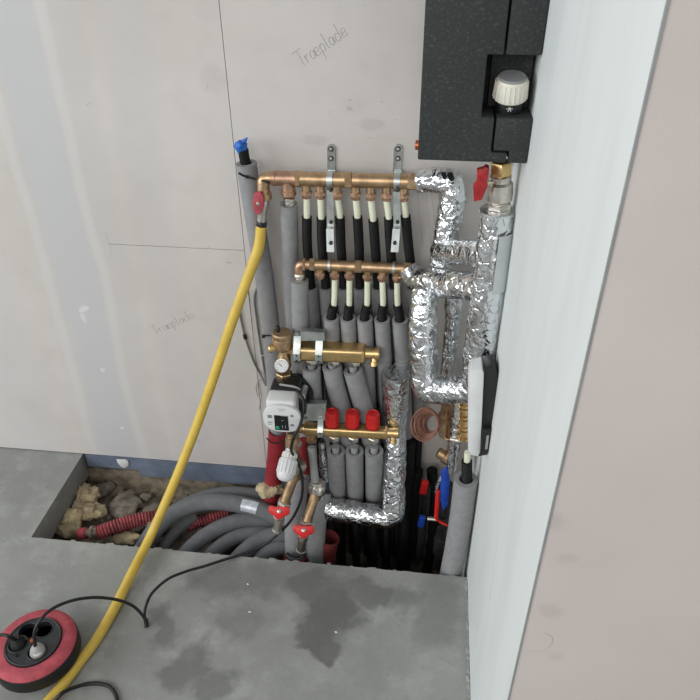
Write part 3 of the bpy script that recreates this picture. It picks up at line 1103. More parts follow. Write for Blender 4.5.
# air vent tower with thermometer
av = thing('air_vent', 'brass air vent with a round dial thermometer at the left of the upper bar', 'air vent', P(283, 380, YR - .01))
vc = P(283, 352, YR - .008)
part('float_housing', lathe(P(283, 351, YR - .008), UP, [(0, .010), (.004, .014), (.012, .0215), (.014, .0235), (.038, .0235), (.041, .0225), (.044, .024), (.052, .024), (.055, .021)], 28), 'brass', av)
part('vent_cap', lathe(P(278, 330, YR - .018), UP, [(-.004, .0055), (.008, .0055), (.010, .004)], 14), 'black_plastic', av)
part('side_plug', join(lathe(P(275, 348, YR - .02), Vector((-1, -.4, 0)), [(-.012, .0075), (.004, .0075), (.005, .010), (.014, .010), (.016, .008)], 16)), 'brass_bright', av)
part('stem', join(lathe(P(283.5, 349, YR - .008), DOWN, [(-.01, .012), (.012, .0115), (.02, .016), (.05, .0165), (.056, .014)], 22), lathe(P(283, 350, YR - .008), rx, [(0, .010), (.02, .010), (.021, .0135), (.03, .0135)], 6)), 'brass', av)
part('lower_nut', hexnut(P(284, 372, YR - .01), DOWN, 0, .016, .021), 'brass', av)
gc = P(281.7, 365.5, YR - .036)
gn = (CAM - gc).normalized() + Vector((-.15, -.1, -.25)); gn.normalize()
ga = part('gauge', lathe(gc, gn, [(-.016, .012), (-.004, .0165), (.0, .0172), (.003, .0172), (.0032, .0158)], 28), 'nickel', av, 'round thermometer case')
part('dial', lathe(gc, gn, [(.0022, .0157), (.0036, .0157)], 28), 'white_plastic', ga, 'white dial')
ga_u = Vector((1, 0, 0)); ga_v = gn.cross(ga_u).normalized(); ga_u = ga_v.cross(gn).normalized()
if ga_v.z < 0: ga_v = -ga_v
tk = []
for k in range(11):
    an = math.radians(225 - 27 * k)
    d = ga_u * math.cos(an) + ga_v * math.sin(an)
    tk.append(tube([V(gc + gn * .0038 + d * .0115), V(gc + gn * .0038 + d * .0142)], .0004, 5))
part('dial_marks', join(*tk), 'black_plastic', ga)
d = ga_u * -.7 + ga_v * .6
part('needle', tube([V(gc + gn * .0042 - d * .003), V(gc + gn * .0042 + d * .0105)], .0006, 5), 'black_plastic', ga)

# three grey pipes under the return bar
RP = [[(311.5, 367), (312.5, 385), (314, 404)], [(332, 366), (337, 390), (347, 424), (352, 452)], [(353, 370), (359, 392), (368, 424), (373, 452)]]
for i, q in enumerate(RP):
    pts = [P(u, v, YR + (.004, .006, .008, .012)[k]) for k, (u, v) in enumerate(q)]
    if i == 0:
        pts += [P(314.5, 412, YR + .012)]
    t = thing('insulated_pipe', ('short upright grey foam pipe under the left end of the upper heating bar', 'slanting grey foam pipe under the middle of the upper heating bar', 'slanting grey foam pipe under the right end of the upper heating bar')[i], 'pipe', pts[-1], 'grey pipes of the upper heating bar')
    part('foam_sleeve', sleeve(catmull(pts, 8), (.0228, .0242, .0242)[i], .0145, 28, .012), 'foam', t)
    part('pipe', tube([V(pts[0] + UP * .014), V(pts[0] + (pts[0] - pts[1]).normalized() * -.01)], .010, 16), 'grey_plastic', t)

# ================================================================== HEATING MANIFOLD, LOWER BAR (flow)
YL = 1.322
lb = thing('heating_manifold', 'long brass heating manifold bar with three red caps', 'manifold', P(350, 440, YL))
L0 = P(303, 428.5, YL); L1 = P(389, 432.6, YL)
lx = (L1 - L0).normalized()
Lt = lambda u: L0 + lx * ((u - 303) / 86 * (L1 - L0).length)
part('bar', bar(Lt(303), Lt(388), .0265, .030, .007), 'brass_bright', lb)
part('end_cap', lathe(Lt(388), lx, [(-.002, .0125), (.012, .0125), (.013, .014), (.026, .014), (.028, .012)], 22), 'brass_bright', lb)
part('drain_cock', lathe(Lt(393.5), Vector((0, -.5, -1)), [(.006, .0075), (.018, .0075), (.019, .009), (.027, .009), (.028, .006)], 16), 'brass_bright', lb)
for i, u in enumerate((332.5, 352.8, 372.9)):
    c = Lt(u)
    cap = part('red_cap', lathe(c, UP, [(.010, .010), (.018, .010), (.019, .0165), (.021, .0175), (.028, .0172), (.0295, .0168), (.056, .0164), (.061, .0150), (.062, .012), (.0605, .011), (.0605, .004), (.061, .003)], 30), 'red_plastic', lb, 'red plastic adjuster cap')
    rr_ = []
    for k in range(20):
        an = 2 * math.pi * k / 20
        d = Vector((math.cos(an), math.sin(an), 0))
        rr_.append(tube([V(c + UP * .030 + d * .0166), V(c + UP * .055 + d * .0163)], .0009, 5))
    part('grip_ribs', join(*rr_), 'red_plastic', cap)
    cu_ = Lt((334.5, 353.8, 374)[i])
    on = part('outlet', lathe(cu_, DOWN, [(.010, .010), (.02, .010), (.021, .008)], 18), 'brass_bright', lb)
    part('union_nut', hexnut(cu_, DOWN, .018, .032, .0140), 'nickel', on)
for i, (u0, u1) in enumerate(((336, 338), (354.5, 355.5), (374.2, 374))):
    pts = [P(u0, 451, YL + .002), P((u0 + u1) / 2, 475, YL + .018), P(u1, 497, YL + .045), P(u1, 510, YL + .056)]
    t = thing('insulated_pipe', ('left', 'middle', 'right')[i] + ' of the three upright grey foam pipes under the red caps', 'pipe', pts[-1], 'grey pipes under the red caps')
    part('foam_sleeve', sleeve(catmull(pts, 8), .0236, .0140, 28, .012), 'foam', t)
    part('conduit', corrugated(catmull([pts[-1] + UP * .02, pts[-1] + Vector((0, .02, -.12)), Vector((pts[-1].x, 1.40, -.30))], 8), .0125, .0042, .10, 14), 'black_conduit', t, 'black corrugated conduit')
    part('pipe', tube([V(pts[0] + UP * .016), V(pts[0] - UP * .015)], .0098, 16), 'grey_plastic', t)
# connection at the left end of the lower bar
part('tee', join(lathe(Lt(303), lx, [(-.010, .012), (.004, .013)], 20), lathe(Lt(311.5), DOWN, [(.008, .0115), (.026, .0115), (.027, .0145), (.036, .0145), (.037, .011)], 20)), 'brass', lb)
part('tail_pipe', tube(catmull([P(311.5, 447, YL - .004), P(313.5, 465, YL - .02), P(316, 486, YL - .045)], 5), .0105, 16), 'grey_plastic', lb)

# galvanised plates with clamps for the two bars
for i, (pts_, ys, clamps) in enumerate((([(300, 331), (324, 332.5), (325, 341), (301, 341)], YR - .012, ((298.6, 351), (320.5, 351.5))), ([(305, 403), (326, 404), (326.5, 421), (305, 421)], YL - .004, ((321.5, 428),)))):
    b = thing('pipe_bracket', ('galvanised plate bracket clamping the upper heating bar', 'galvanised plate bracket clamping the lower heating bar')[i], 'bracket', P(312, pts_[2][1], ys), 'heating bar brackets')
    part('plate', prism([P(u, v, ys) for u, v in pts_], (0, .0025, 0), .0008, 1), 'zinc', b)
    a0, a1 = P(pts_[0][0], pts_[0][1], ys), P(pts_[1][0], pts_[1][1], ys)
    part('flange', prism([a0, a1, a1 + Vector((0, .016, 0)), a0 + Vector((0, .016, 0))], (0, 0, -.0025), .0008, 1), 'zinc', b)
    for (u, v) in clamps:
        c = Rt(u) if i == 0 else Lt(u)
        hh, hd = (.0212, .0244) if i == 0 else (.0152, .0172)
        path = [c + Vector((0, hd * .2, hh + .026)), c + Vector((0, -hd * .2, hh + .024)), c + Vector((0, -hd * .45, hh + .008)), c + Vector((0, -hd * .7, hh * .9)), c + Vector((0, -hd - .002, hh * .4)), c + Vector((0, -hd - .002, -hh * .5)), c + Vector((0, -hd * .6, -hh - .003)), c + Vector((0, hd, -hh - .004))]
        part('clamp', ribbon([V(p) for p in path], (.017, .014)[i], .003, rx), 'zinc', b)
        for dz in (.004, -.010):
            part('slot', lathe(c + Vector((0, -hd - .0036, dz)), FWD, [(-.001, .0024), (.0006, .0024)], 10), 'iron_dark', b)
        part('bolt', join(hexnut(c + Vector((0, -hd * .05, hh + .025)), UP, 0, .006, .0065)), 'zinc', b)

# ================================================================== CIRCULATION PUMP
YP = 1.235
pc = P(282, 419.5, YP)
pump = thing('circulation_pump', 'black and white circulation pump with a round control face', 'pump', P(284, 440, 1.29))
def disc_outline(c, rx_, rz_, n=48, pw=2.6):
    o = []
    for k in range(n):
        an = 2 * math.pi * k / n
        ca, sa = math.cos(an), math.sin(an)
        o.append(Vector((c.x + rx_ * math.copysign(abs(ca) ** (2 / pw), ca), c.y, c.z + rz_ * math.copysign(abs(sa) ** (2 / pw), sa))))
    return o
face = part('control_face', prism(disc_outline(pc, .0455, .0400, 48, 2.5), (0, .012, 0), .0022), 'white_plastic', pump, 'white rounded control face')
part('control_housing', box((pc.x - .004, pc.y + .034, pc.z + .008), (.071, .048, .074), bev=.008, seg=3), 'white_plastic', pump, 'white electronics housing')
part('motor', lathe((pc.x + .008, pc.y + .05, pc.z - .003), Vector((0, 1, 0)), [(0, .036), (.004, .039), (.05, .039), (.056, .036)], 36), 'black_plastic', pump, 'black motor body')
part('motor_cover', box((pc.x - .003, pc.y + .082, pc.z + .016), (.074, .052, .056), bev=.008, seg=3), 'black_plastic', pump)
part('volute', join(lathe((pc.x + .008, pc.y + .10, pc.z - .003), Vector((0, 1, 0)), [(0, .05), (.012, .05), (.02, .044), (.035, .04)], 30)), 'iron_dark', pump)
for (dx, dz, dy) in ((.040, .028, .062), (.044, -.032, .062)):
    part('bolt', lathe((pc.x + dx, pc.y + dy, pc.z + dz), FWD, [(-.03, .0085), (.008, .0085), (.009, .006), (.005, .0055), (.005, .002)], 20), 'zinc', pump)
part('cover_edge', tube(fillet([(pc.x - .018, pc.y + .075, pc.z + .0455), (pc.x + .02, pc.y + .07, pc.z + .0455), (pc.x + .034, pc.y + .066, pc.z + .040)], .01), .003, 8), 'grey_plastic', pump)
def onface(u0, v0, u1, v1, th=.001):
    a = P(u0, v0, YP); b_ = P(u1, v1, YP)
    return bx(min(a.x, b_.x), max(a.x, b_.x), YP - th, YP + .0005, min(a.z, b_.z), max(a.z, b_.z))
dsp = part('display', onface(274, 415, 289, 430.5), 'screen', face, 'dark display panel')
part('button', lathe(P(277.8, 427.2, YP), FWD, [(.0005, .0048), (.002, .0048), (.0024, .004)], 18), 'green_button', face, 'green button')
for r_ in ((281, 415.4, 288, 416.4), (281.5, 419.8, 283.5, 420.8), (282, 425, 283, 428), (285, 425, 286, 428)):
    part('print', onface(*r_, th=.0014), 'print_grey', face)
for r_ in ((267.5, 414.8, 272, 418), (268, 421.5, 272.5, 422.6), (268, 423.6, 272, 424.4), (290.5, 414.8, 293.5, 417), (290.5, 424, 294, 426.4), (277, 408.6, 286, 409.4), (279, 410.4, 284, 411.0)):
    part('print', onface(*r_, th=.0006), 'print_grey', face)
# pump connections
part('outlet_pipe', join(lathe(P(292.5, 432, 1.275), P(292, 458, 1.262) - P(292.5, 432, 1.275), [(0, .014), (.012, .014), (.013, .0175), (.03, .0175), (.032, .014), (.07, .014)], 22)), 'brass', pump)

# ------------------------------------------------------------------ mixing valve with the white thermostatic head
mv = thing('thermostatic_head', 'white ribbed thermostatic head on a brass valve below the pump', 'thermostatic valve', P(284, 480, 1.21))
h0 = P(291, 450, 1.262); h1 = P(284, 481, 1.205)
hx = (h1 - h0).normalized(); HL = (h1 - h0).length
part('head', lathe(h0, hx, [(-.002, .012), (.004, .013), (.006, .017), (.020, .018), (.022, .0212), (.032, .0226), (HL - .018, .0228), (HL - .008, .020), (HL - .001, .013), (HL + .001, .006)], 36), 'white_plastic', mv)
a_ = hx.cross(Vector((1, 0, 0))).normalized(); b_ = hx.cross(a_)
rr_ = []
for k in range(16):
    an = 2 * math.pi * k / 16
    d = math.cos(an) * a_ + math.sin(an) * b_
    rr_.append(tube([V(h0 + hx * .026 + d * .0218), V(h0 + hx * (HL - .020) + d * .0230)], .0019, 6))
part('grip_ribs', join(*rr_), 'white_plastic', mv)
teeth = []
for k in range(14):
    an = 2 * math.pi * k / 14
    d = math.cos(an) * a_ + math.sin(an) * b_
    teeth.append(tube([V(h0 + hx * .008 + d * .017), V(h0 + hx * .019 + d * .018)], .0019, 6))
part('neck_teeth', join(*teeth), 'cream_plastic', mv)
part('valve_stem', lathe(h0 + Vector((.012, .03, .0)), h0 - (h0 + Vector((.012, .03, 0))), [(0, .013), (.03, .013), (.038, .010)], 18), 'nickel', mv)

# two drain cocks pointing forward and down
for i, (q, Y0, Y1) in enumerate((([(298, 466), (283.5, 505), (279, 514), (276.8, 531)], 1.255, 1.205), ([(317, 489), (306, 524), (303.5, 533), (300.8, 551.5)], 1.275, 1.215))):
    t = thing('drain_cock', ('left brass drain cock with a red wing handle below the white thermostatic head', 'right brass drain cock with a red wing handle above the concrete edge')[i], 'valve', P(q[3][0], q[3][1], Y1), 'brass drain cocks')
    a, b_, c, e = P(*q[0], Y0), P(*q[1], Y1 + .012), P(*q[2], Y1 + .004), P(*q[3], Y1 - .004)
    part('pipe', tube([V(a), V(a.lerp(b_, .5)), V(b_)], .0128, 20), 'brass', t)
    d = b_ - a
    part('top_nut', hexnut(a, d, -.012, .012, .0205), 'nickel', t)
    part('body_nut', join(hexnut(b_, c - b_, -.012, .004, .0185), lathe(b_, c - b_, [(.003, .0135), (.020, .0135), (.022, .011)], 20)), 'nickel', t)
    part('nozzle', lathe(c, e - c, [(-.004, .012), (.008, .012), (.009, .0148), (.020, .0148), (.021, .0115), ((e - c).length - .006, .0115), ((e - c).length - .005, .0135), ((e - c).length, .0135), ((e - c).length + .0005, .009), ((e - c).length - .01, .008)], 20), 'nickel', t)
    upv0 = RM @ Vector((0, 1, 0))
    wc = c + (CAM - c).normalized() * .032 + upv0 * .005
    k_ = mpp(wc)
    rgt = RM @ Vector((1, 0, 0)); upv = RM @ Vector((0, 1, 0))
    tilt = math.radians((-4, -3)[i])
    rgt2 = rgt * math.cos(tilt) + upv * math.sin(tilt); up2 = upv * math.cos(tilt) - rgt * math.sin(tilt)
    wing = [(-9.8, 4.6), (-7, 5), (-3, 4.2), (3, 4.2), (7, 5), (9.8, 4.2), (10.4, 0), (8, -2.2), (4.5, -3.0), (2.5, -5.4), (-2.5, -5.4), (-4.5, -2.8), (-8, -1.6), (-10.4, .8)]
    w_ = part('wing_handle', prism([wc + rgt2 * (x * k_ * 1.06) + up2 * (y * k_ * 1.25) for x, y in wing], (c - wc).normalized() * .008, .0018), 'red_plastic', t, 'red wing handle')
    part('handle_screw', lathe(wc + up2 * .002, (CAM - wc), [(-.002, .005), (.0035, .005), (.0045, .003)], 14), 'nickel', w_)
# iron fittings above the right cock and at the bottom of the pump pipe
single('pipe_union', join(hexnut(P(317, 484, 1.28), DOWN, 0, .03, .024), lathe(P(317, 484, 1.28), DOWN, [(-.01, .014), (0, .019), (.035, .019), (.05, .014)], 20)), 'nickel', 'dull nickel union above the right drain cock', 'pipe fitting')
single('valve_block', join(lathe(P(293, 452, 1.29), DOWN, [(0, .016), (.03, .018), (.031, .022), (.05, .022), (.052, .017), (.09, .017)], 22)), 'brass', 'brass mixing valve block behind the white thermostatic head', 'pipe fitting')

# ------------------------------------------------------------------ red sleeves and grey pipes under the pump
t = thing('red_pipe', 'wide red plastic pipe rising from the pit behind the pump', 'pipe', P(270, 495, 1.40), 'red pipes')
part('sleeve', sleeve(catmull([P(277.5, 431, 1.395), P(275.5, 460, 1.395), P(271.5, 494, 1.39), P(269, 510, 1.39)], 6), .0245, .0215, 26, .02), 'red_pipe', t)
part('tie_band', tube(catmull([P(266.5, 438, 1.37), P(272, 443, 1.362), P(279, 443, 1.362), P(285, 439, 1.37)], 5), .0018, 8), 'black_plastic', t)
single('expanding_foam', ico(P(270, 489, 1.375), .030, 4, .35, 45, (1.25, .9, .65)), 'pu_foam', 'pale foam lump around the foot of the red pipe', 'foam')
t = thing('red_pipe', 'narrow red pipe partly hidden behind the white thermostatic head', 'pipe', P(307, 500, 1.36), 'red pipes')
part('pipe', tube(catmull([P(303, 440, 1.365), P(305, 470, 1.36), P(307, 502, 1.35)], 5), .0135, 18), 'red_pipe', t)
part('knuckle', ico(P(306, 488, 1.335), .016, 3, .05, 30, (.8, .8, 1.1)), 'red_plastic', t)
t = thing('insulated_pipe', 'left of the two thick grey pipes going down behind the drain cocks', 'pipe', P(296, 556, 1.24), 'grey pipes behind the drain cocks')
part('foam_sleeve', sleeve(catmull([P(300, 476, 1.33), P(295, 515, 1.285), P(295, 552, 1.25), Vector((P(295, 552, 1.25).x, 1.245, -.16))], 6), .0275, .017, 26, .015), 'foam', t)
t = thing('insulated_pipe', 'right of the two thick grey pipes going down behind the drain cocks', 'pipe', P(315, 556, 1.24), 'grey pipes behind the drain cocks')
part('foam_sleeve', sleeve(catmull([P(322, 492, 1.33), P(317, 520, 1.285), P(315, 553, 1.255), Vector((P(315, 553, 1.25).x, 1.25, -.16))], 6), .0270, .017, 26, .015), 'foam', t)
t = thing('red_pipe', 'red plastic sleeve around the right grey pipe at the concrete edge', 'pipe', P(325, 560, 1.24), 'red pipes')
part('sleeve', sleeve(catmull([P(328, 537, 1.285), P(324, 553, 1.275), Vector((P(319, 553, 1.25).x, 1.262, -.16))], 6), .033, .030, 30, .05), 'red_dull', t)
t = thing('red_pipe', 'red plastic sleeve around the left grey pipe at the concrete edge', 'pipe', P(296, 563, 1.24), 'red pipes')
part('sleeve', sleeve(catmull([P(296, 553, 1.245), P(296, 560, 1.243), Vector((P(296, 560, 1.243).x, 1.243, -.15))], 5), .034, .0305, 30, .04), 'red_dull', t)
part('clamp', tube(catmull([P(287, 553, 1.212), P(292, 556, 1.206), P(300, 556, 1.206)], 4), .004, 8), 'iron_dark', t)

# ================================================================== RIGHT SIDE: CONTROLLER, COIL, VALVES, GREY PIPE
YC = PX(498.5, 374, RW - .001).y
ct = thing('controller_box', 'white and black controller box on the side wall', 'controller', P(482, 456, 1.20))
def quad_prism(pts, y0, dy, bev): return prism([P(u, v, y0) for u, v in pts], (0, dy, 0), bev)
part('black_base', quad_prism([(483, 370), (494, 368), (498, 374), (497, 420), (491, 440), (489, 455), (478, 457), (480, 440)], YC, .05, .003), 'black_plastic', ct)
part('white_cover', quad_prism([(468.5, 378), (471, 372), (482, 369.5), (484, 374), (480.5, 452), (478, 457), (470, 455), (468, 450)], YC - .005, .045, .0025), 'white_plastic', ct)
ck = part('cable_clip', quad_prism([(483, 430), (492, 429), (490, 453), (480, 455)], YC - .012, .02, .0015), 'black_plastic', ct)
part('clip_slot', quad_prism([(486.5, 436), (489, 435.5), (487.5, 449), (485, 449.5)], YC - .0135, .003, 0), 'grey_plastic', ck)
# capillary coil
cc = P(427, 424, 1.27)
cap = []
cn = Vector((-.5, -.72, .5)).normalized()
cu1 = cn.cross(UP).normalized(); cu2 = cn.cross(cu1)
for k in range(14):
    n_ = 30
    rad = .0345 - .0013 * k + .001 * math.sin(k * 2.1)
    off = cn * ((4 - k) * .0034) + cu1 * (.0015 * math.sin(k * 1.7)) + cu2 * (.0015 * math.cos(k * 2.3))
    for j in range(n_):
        an = 2 * math.pi * j / n_
        cap.append(cc + off + cn * (-.0034 * j / n_) + cu1 * (rad * math.cos(an)) + cu2 * (rad * 1.12 * math.sin(an)))
coil = thing('capillary_coil', 'coil of thin copper brown capillary tube under the foil bend', 'coil', P(427, 440, 1.27))
part('coil', tube(cap, .0019, 7), 'capillary', coil)
part('lead', tube(catmull([P(440, 432, 1.26), P(446, 439, 1.26), P(455, 439, 1.25)], 5), .0022, 8), 'brass', coil)
# brass fittings behind the controller
bf = thing('valve_group', 'cluster of brass fittings behind the coiled capillary tube', 'pipe fitting', P(452, 470, 1.30))
part('riser', join(lathe(P(456, 400, 1.29), P(452, 478, 1.29) - P(456, 400, 1.29), [(q * .012 + dd, rr_) for q in range(14) for dd, rr_ in ((0, .010), (.001, (.016, .013)[q % 2]), (.010, (.016, .013)[q % 2]), (.011, .010))], 18)), 'brass', bf)
part('riser', join(lathe(P(466, 395, 1.25), P(463, 462, 1.25) - P(466, 395, 1.25), [(q * .011 + dd, rr_) for q in range(12) for dd, rr_ in ((0, .008), (.001, (.0145, .0115, .013)[q % 3]), (.009, (.0145, .0115, .013)[q % 3]), (.010, .008))], 18)), 'brass_bright', bf)
part('cross_fitting', join(lathe(P(438, 452, 1.30), P(455, 462, 1.29) - P(438, 452, 1.30), [(0, .013), (.016, .014), (.018, .019), (.034, .019), (.05, .014)], 20), lathe(P(447, 404, 1.32), DOWN, [(0, .014), (.03, .014), (.032, .018), (.05, .018), (.1, .013)], 18)), 'brass', bf)
part('nickel_union', lathe(P(450, 439, 1.255), Vector((1, -.1, 0)), [(0, .007), (.012, .007), (.013, .010), (.024, .010), (.03, .007)], 16), 'nickel', bf)
f = thing('foil_pipe', 'narrow foil wrapped pipe squeezed behind the white controller', 'pipe', P(455, 470, 1.27), 'foil wrapped pipes')
part('foil_wrap', foil_tube(catmull([P(458, 400, 1.265), P(455, 435, 1.265), P(451, 470, 1.27)], 5), [.012, .013, .010], .004, n=30, seed=9), 'foil', f)
# valves low in the pit corner
vv1 = thing('lever_valve', 'valve with an angled bright red lever beside the right grey pipe', 'valve', P(445, 525, 1.29))
part('lever', ribbon(fillet([P(438, 490, 1.265), P(436, 520, 1.262), P(447, 525, 1.258)], .012), .012, .005, Vector((.5, -.7, .3))), 'red_plastic', vv1, 'red lever')
part('valve_body', lathe(P(440, 545, 1.32), UP, [(-.1, .013), (-.03, .013), (-.028, .019), (.03, .019), (.032, .014), (.07, .013)], 18), 'iron_dark', vv1)
part('spindle', lathe(P(432, 519, 1.275), Vector((1, 0, 0)), [(-.012, .006), (.012, .006)], 12), 'nickel', vv1)
vv2 = thing('lever_valve', 'valve with an upright blue lever beside the right grey pipe', 'valve', P(446, 510, 1.30))
part('lever', prism([P(441, 472, 1.262), P(447, 468, 1.262), P(450, 480, 1.262), P(448, 505, 1.262), P(443, 511, 1.262), P(440, 500, 1.262)], (0, .008, 0), .002), 'blue_paint', vv2, 'blue lever')
part('valve_body', lathe(P(446, 500, 1.30), UP, [(-.06, .014), (.06, .014)], 18), 'iron_dark', vv2)
part('foil_scrap', foil_tube(catmull([P(447, 468, 1.27), P(440, 480, 1.268), P(436, 492, 1.27)], 4), [.003, .006, .003], .003, n=20, seed=10), 'foil', vv2)
vv3 = thing('lever_valve', 'shaded red handled valve deep between the foil pipe and the red lever', 'valve', P(425, 505, 1.38))
part('handle', box(P(424, 487, 1.37), (.02, .012, .05), Euler((0, .1, 0)), .004), 'red_plastic', vv3)
part('valve_body', lathe(P(425, 505, 1.39), UP, [(-.1, .013), (.08, .013)], 16), 'iron_dark', vv3)
vv4 = thing('lever_valve', 'shaded blue handled valve low in the dark pit corner', 'valve', P(422, 535, 1.36))
part('handle', box(P(421.5, 521, 1.33), (.018, .014, .042), Euler((0, .1, 0)), .004), 'blue_paint', vv4)
part('valve_body', lathe(P(422, 535, 1.36), UP, [(-.1, .013), (.07, .013)], 16), 'iron_dark', vv4)
# dark plain pipes in the corner
for i, (u, v0, u2, Y) in enumerate(((410, 440, 404, 1.40), (418, 470, 409, 1.43), (432, 470, 432, 1.44))):
    b_ = P(u2, 545, Y)
    t = single('black_pipe', corrugated(catmull([P(u, v0, Y), P(u2 + 2, 510, Y), b_, Vector((b_.x - .01, Y - .02, -.33))], 8), .0155, .005, .06, 16), 'black_conduit', ('left', 'middle', 'right')[i] + ' of the black pipes going down behind the foil pipe into the dark pit', 'pipe', 'black pipes in the pit')
# grey pipe at right
t = thing('insulated_pipe', 'single thick grey foam pipe against the white side wall', 'pipe', Vector((P(451, 574, 1.2).x, 1.2, -.2)), 'grey insulated pipes')
YG = 1.197
gp = [P(466, 479, YG), P(461.5, 515, YG), P(455.5, 550, YG), P(450.5, 575, YG), P(448, 590, YG + .004)]
gp.append(Vector((gp[-1].x - .02, YG + .02, -.22)))
part('foam_sleeve', sleeve(catmull(gp, 8), .0282, .0165, 30, .025), 'foam', t)
part('conduit', corrugated(catmull([P(466.8, 461, YG), P(466.5, 480, YG), P(463, 510, YG)], 5), .0125, .0042, .1, 16), 'black_conduit', t, 'black corrugated conduit')
part('pipe', tube([V(P(467.5, 452, YG)), V(P(466.8, 466, YG))], .0075, 14), 'pex', t, 'white plastic pipe end')

# ================================================================== PIPES LYING IN THE PIT
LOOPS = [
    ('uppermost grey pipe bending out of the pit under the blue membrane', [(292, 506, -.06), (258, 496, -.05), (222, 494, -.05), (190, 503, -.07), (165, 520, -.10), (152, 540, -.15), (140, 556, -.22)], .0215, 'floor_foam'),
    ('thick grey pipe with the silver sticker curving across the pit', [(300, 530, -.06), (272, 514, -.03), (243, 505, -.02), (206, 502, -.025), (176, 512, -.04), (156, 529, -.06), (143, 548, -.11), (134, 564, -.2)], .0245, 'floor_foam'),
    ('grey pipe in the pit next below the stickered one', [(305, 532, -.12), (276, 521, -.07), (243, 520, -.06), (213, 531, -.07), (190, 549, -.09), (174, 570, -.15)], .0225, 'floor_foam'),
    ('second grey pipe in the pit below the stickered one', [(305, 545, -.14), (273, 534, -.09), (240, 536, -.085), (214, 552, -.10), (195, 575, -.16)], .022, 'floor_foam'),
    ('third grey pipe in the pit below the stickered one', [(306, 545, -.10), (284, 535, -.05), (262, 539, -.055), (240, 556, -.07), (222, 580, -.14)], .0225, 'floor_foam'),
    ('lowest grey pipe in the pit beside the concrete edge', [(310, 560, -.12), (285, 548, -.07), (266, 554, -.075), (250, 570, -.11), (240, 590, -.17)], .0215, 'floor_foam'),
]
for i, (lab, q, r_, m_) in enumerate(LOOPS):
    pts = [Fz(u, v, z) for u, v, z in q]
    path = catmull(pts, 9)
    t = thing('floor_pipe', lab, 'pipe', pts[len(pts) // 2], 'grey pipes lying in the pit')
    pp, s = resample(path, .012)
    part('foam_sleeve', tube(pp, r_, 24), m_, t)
    if i == 1:
        fr = frames(pp)
        # find nearest index to the sticker
        tgt = Fz(253, 507, -.02)
        k0 = min(range(len(pp)), key=lambda k: (Vector(pp[k]) - tgt).length)
        vs_, fs = [], []
        rows = list(range(k0 - 2, k0 + 3))
        for k in rows:
            c, tt, a, b_ = fr[k]
            cd = V((CAM - Vector(c)).normalized()); cd = cd - tt * np.dot(cd, tt); cd /= np.linalg.norm(cd)
            sd = np.cross(tt, cd)
            for j in range(9):
                an = math.radians(-42 + 84 * j / 8)
                vs_.append(tuple(c + (r_ + .0012) * (math.cos(an) * cd + math.sin(an) * sd)))
        for a in range(len(rows) - 1):
            for j in range(8):
                fs.append((a * 9 + j, a * 9 + j + 1, (a + 1) * 9 + j + 1, (a + 1) * 9 + j))
        part('sticker', (vs_, fs), 'glass_label', t, 'silver sticker')

# small dark pipe diving under the stickered one
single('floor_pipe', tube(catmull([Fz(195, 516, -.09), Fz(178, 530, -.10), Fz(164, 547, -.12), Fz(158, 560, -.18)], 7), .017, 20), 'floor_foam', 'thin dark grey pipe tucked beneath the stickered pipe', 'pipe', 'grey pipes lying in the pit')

# red corrugated conduit and rubble
rc = thing('red_conduit', 'dusty red corrugated conduit lying in the rubble', 'conduit', Fz(115, 528, -.1))
part('conduit', corrugated(catmull([Fz(98, 533, -.075), Fz(112, 528, -.07), Fz(130, 522, -.072), Fz(150, 518, -.08), Fz(170, 517, -.10)], 8), .0225, .0085, .2, 20), 'red_conduit', rc)
part('end_fitting', join(lathe(Fz(98, 532, -.075), Fz(86, 533, -.08) - Fz(98, 532, -.075), [(-.006, .014), (.01, .016), (.012, .0195), (.02, .0195), (.022, .012), (.036, .012)], 20)), 'stone', rc)
part('end_fitting', lathe(Fz(88, 533, -.08), Fz(78, 534, -.085) - Fz(88, 533, -.08), [(0, .012), (.006, .017), (.022, .017), (.03, .012)], 18), 'red_dusty', rc)
rc2 = thing('red_conduit', 'short red conduit half buried between the grey pit pipes', 'conduit', Fz(200, 520, -.12))
part('conduit', corrugated(catmull([Fz(185, 527, -.11), Fz(205, 520, -.105), Fz(228, 514, -.11)], 6), .018, .0085, .2, 18), 'red_conduit', rc2)
single('expanding_foam', join(ico(Fz(86, 497, -.085), .045, 4, .45, 28, (.8, 1, .7)), ico(Fz(92, 511, -.09), .034, 4, .4, 30, (1.1, .9, .7), 4), ico(Fz(72, 520, -.095), .040, 4, .45, 28, (.8, 1.1, .6), 7), ico(Fz(68, 528, -.10), .034, 4, .4, 30, (1, .9, .6), 2)), 'pu_foam', 'yellowish expanding foam clump along the left side of the pit', 'foam')
single('expanding_foam', join(ico(Fz(152, 521, -.085), .022, 3, .4, 40, (1.6, .8, .6)), ico(Fz(128, 537, -.10), .026, 3, .5, 40, (1.6, .8, .6), 3)), 'pu_foam', 'tan crumbs of foam beside the red corrugated conduit', 'foam')
STN = [(146, 497, .017, 'rounded brown stone in the middle of the pit'), (153, 509, .026, 'pale grey stone right of the brown one in the pit'), (126, 506, .048, 'large flat grey lump of mortar in the pit'), (206, 487, .022, 'stone below the blue membrane left of the red pipe'), (102, 489, .030, 'sandy lump below the left end of the membrane')]
for i, (u, v, r_, lab) in enumerate(STN):
    z = -.115
    single('stone', ico(Fz(u, v, z), r_, 3, .35, 35, (1.3, .9, .45), i * 3.1, Euler((0, 0, i))), 'stone', lab, 'stone', 'stones in the pit')
g = []
rnd = random.Random(5)
for i in range(260):
    x = rnd.uniform(PITL + .02, -.35); y = rnd.uniform(1.2, WALL - .02)
    r_ = rnd.uniform(.003, .011)
    g.append(ico((x, y, soil_z(x, y) + r_ * .3), r_, 1, .4, 90, (1.2, 1, .7), i))
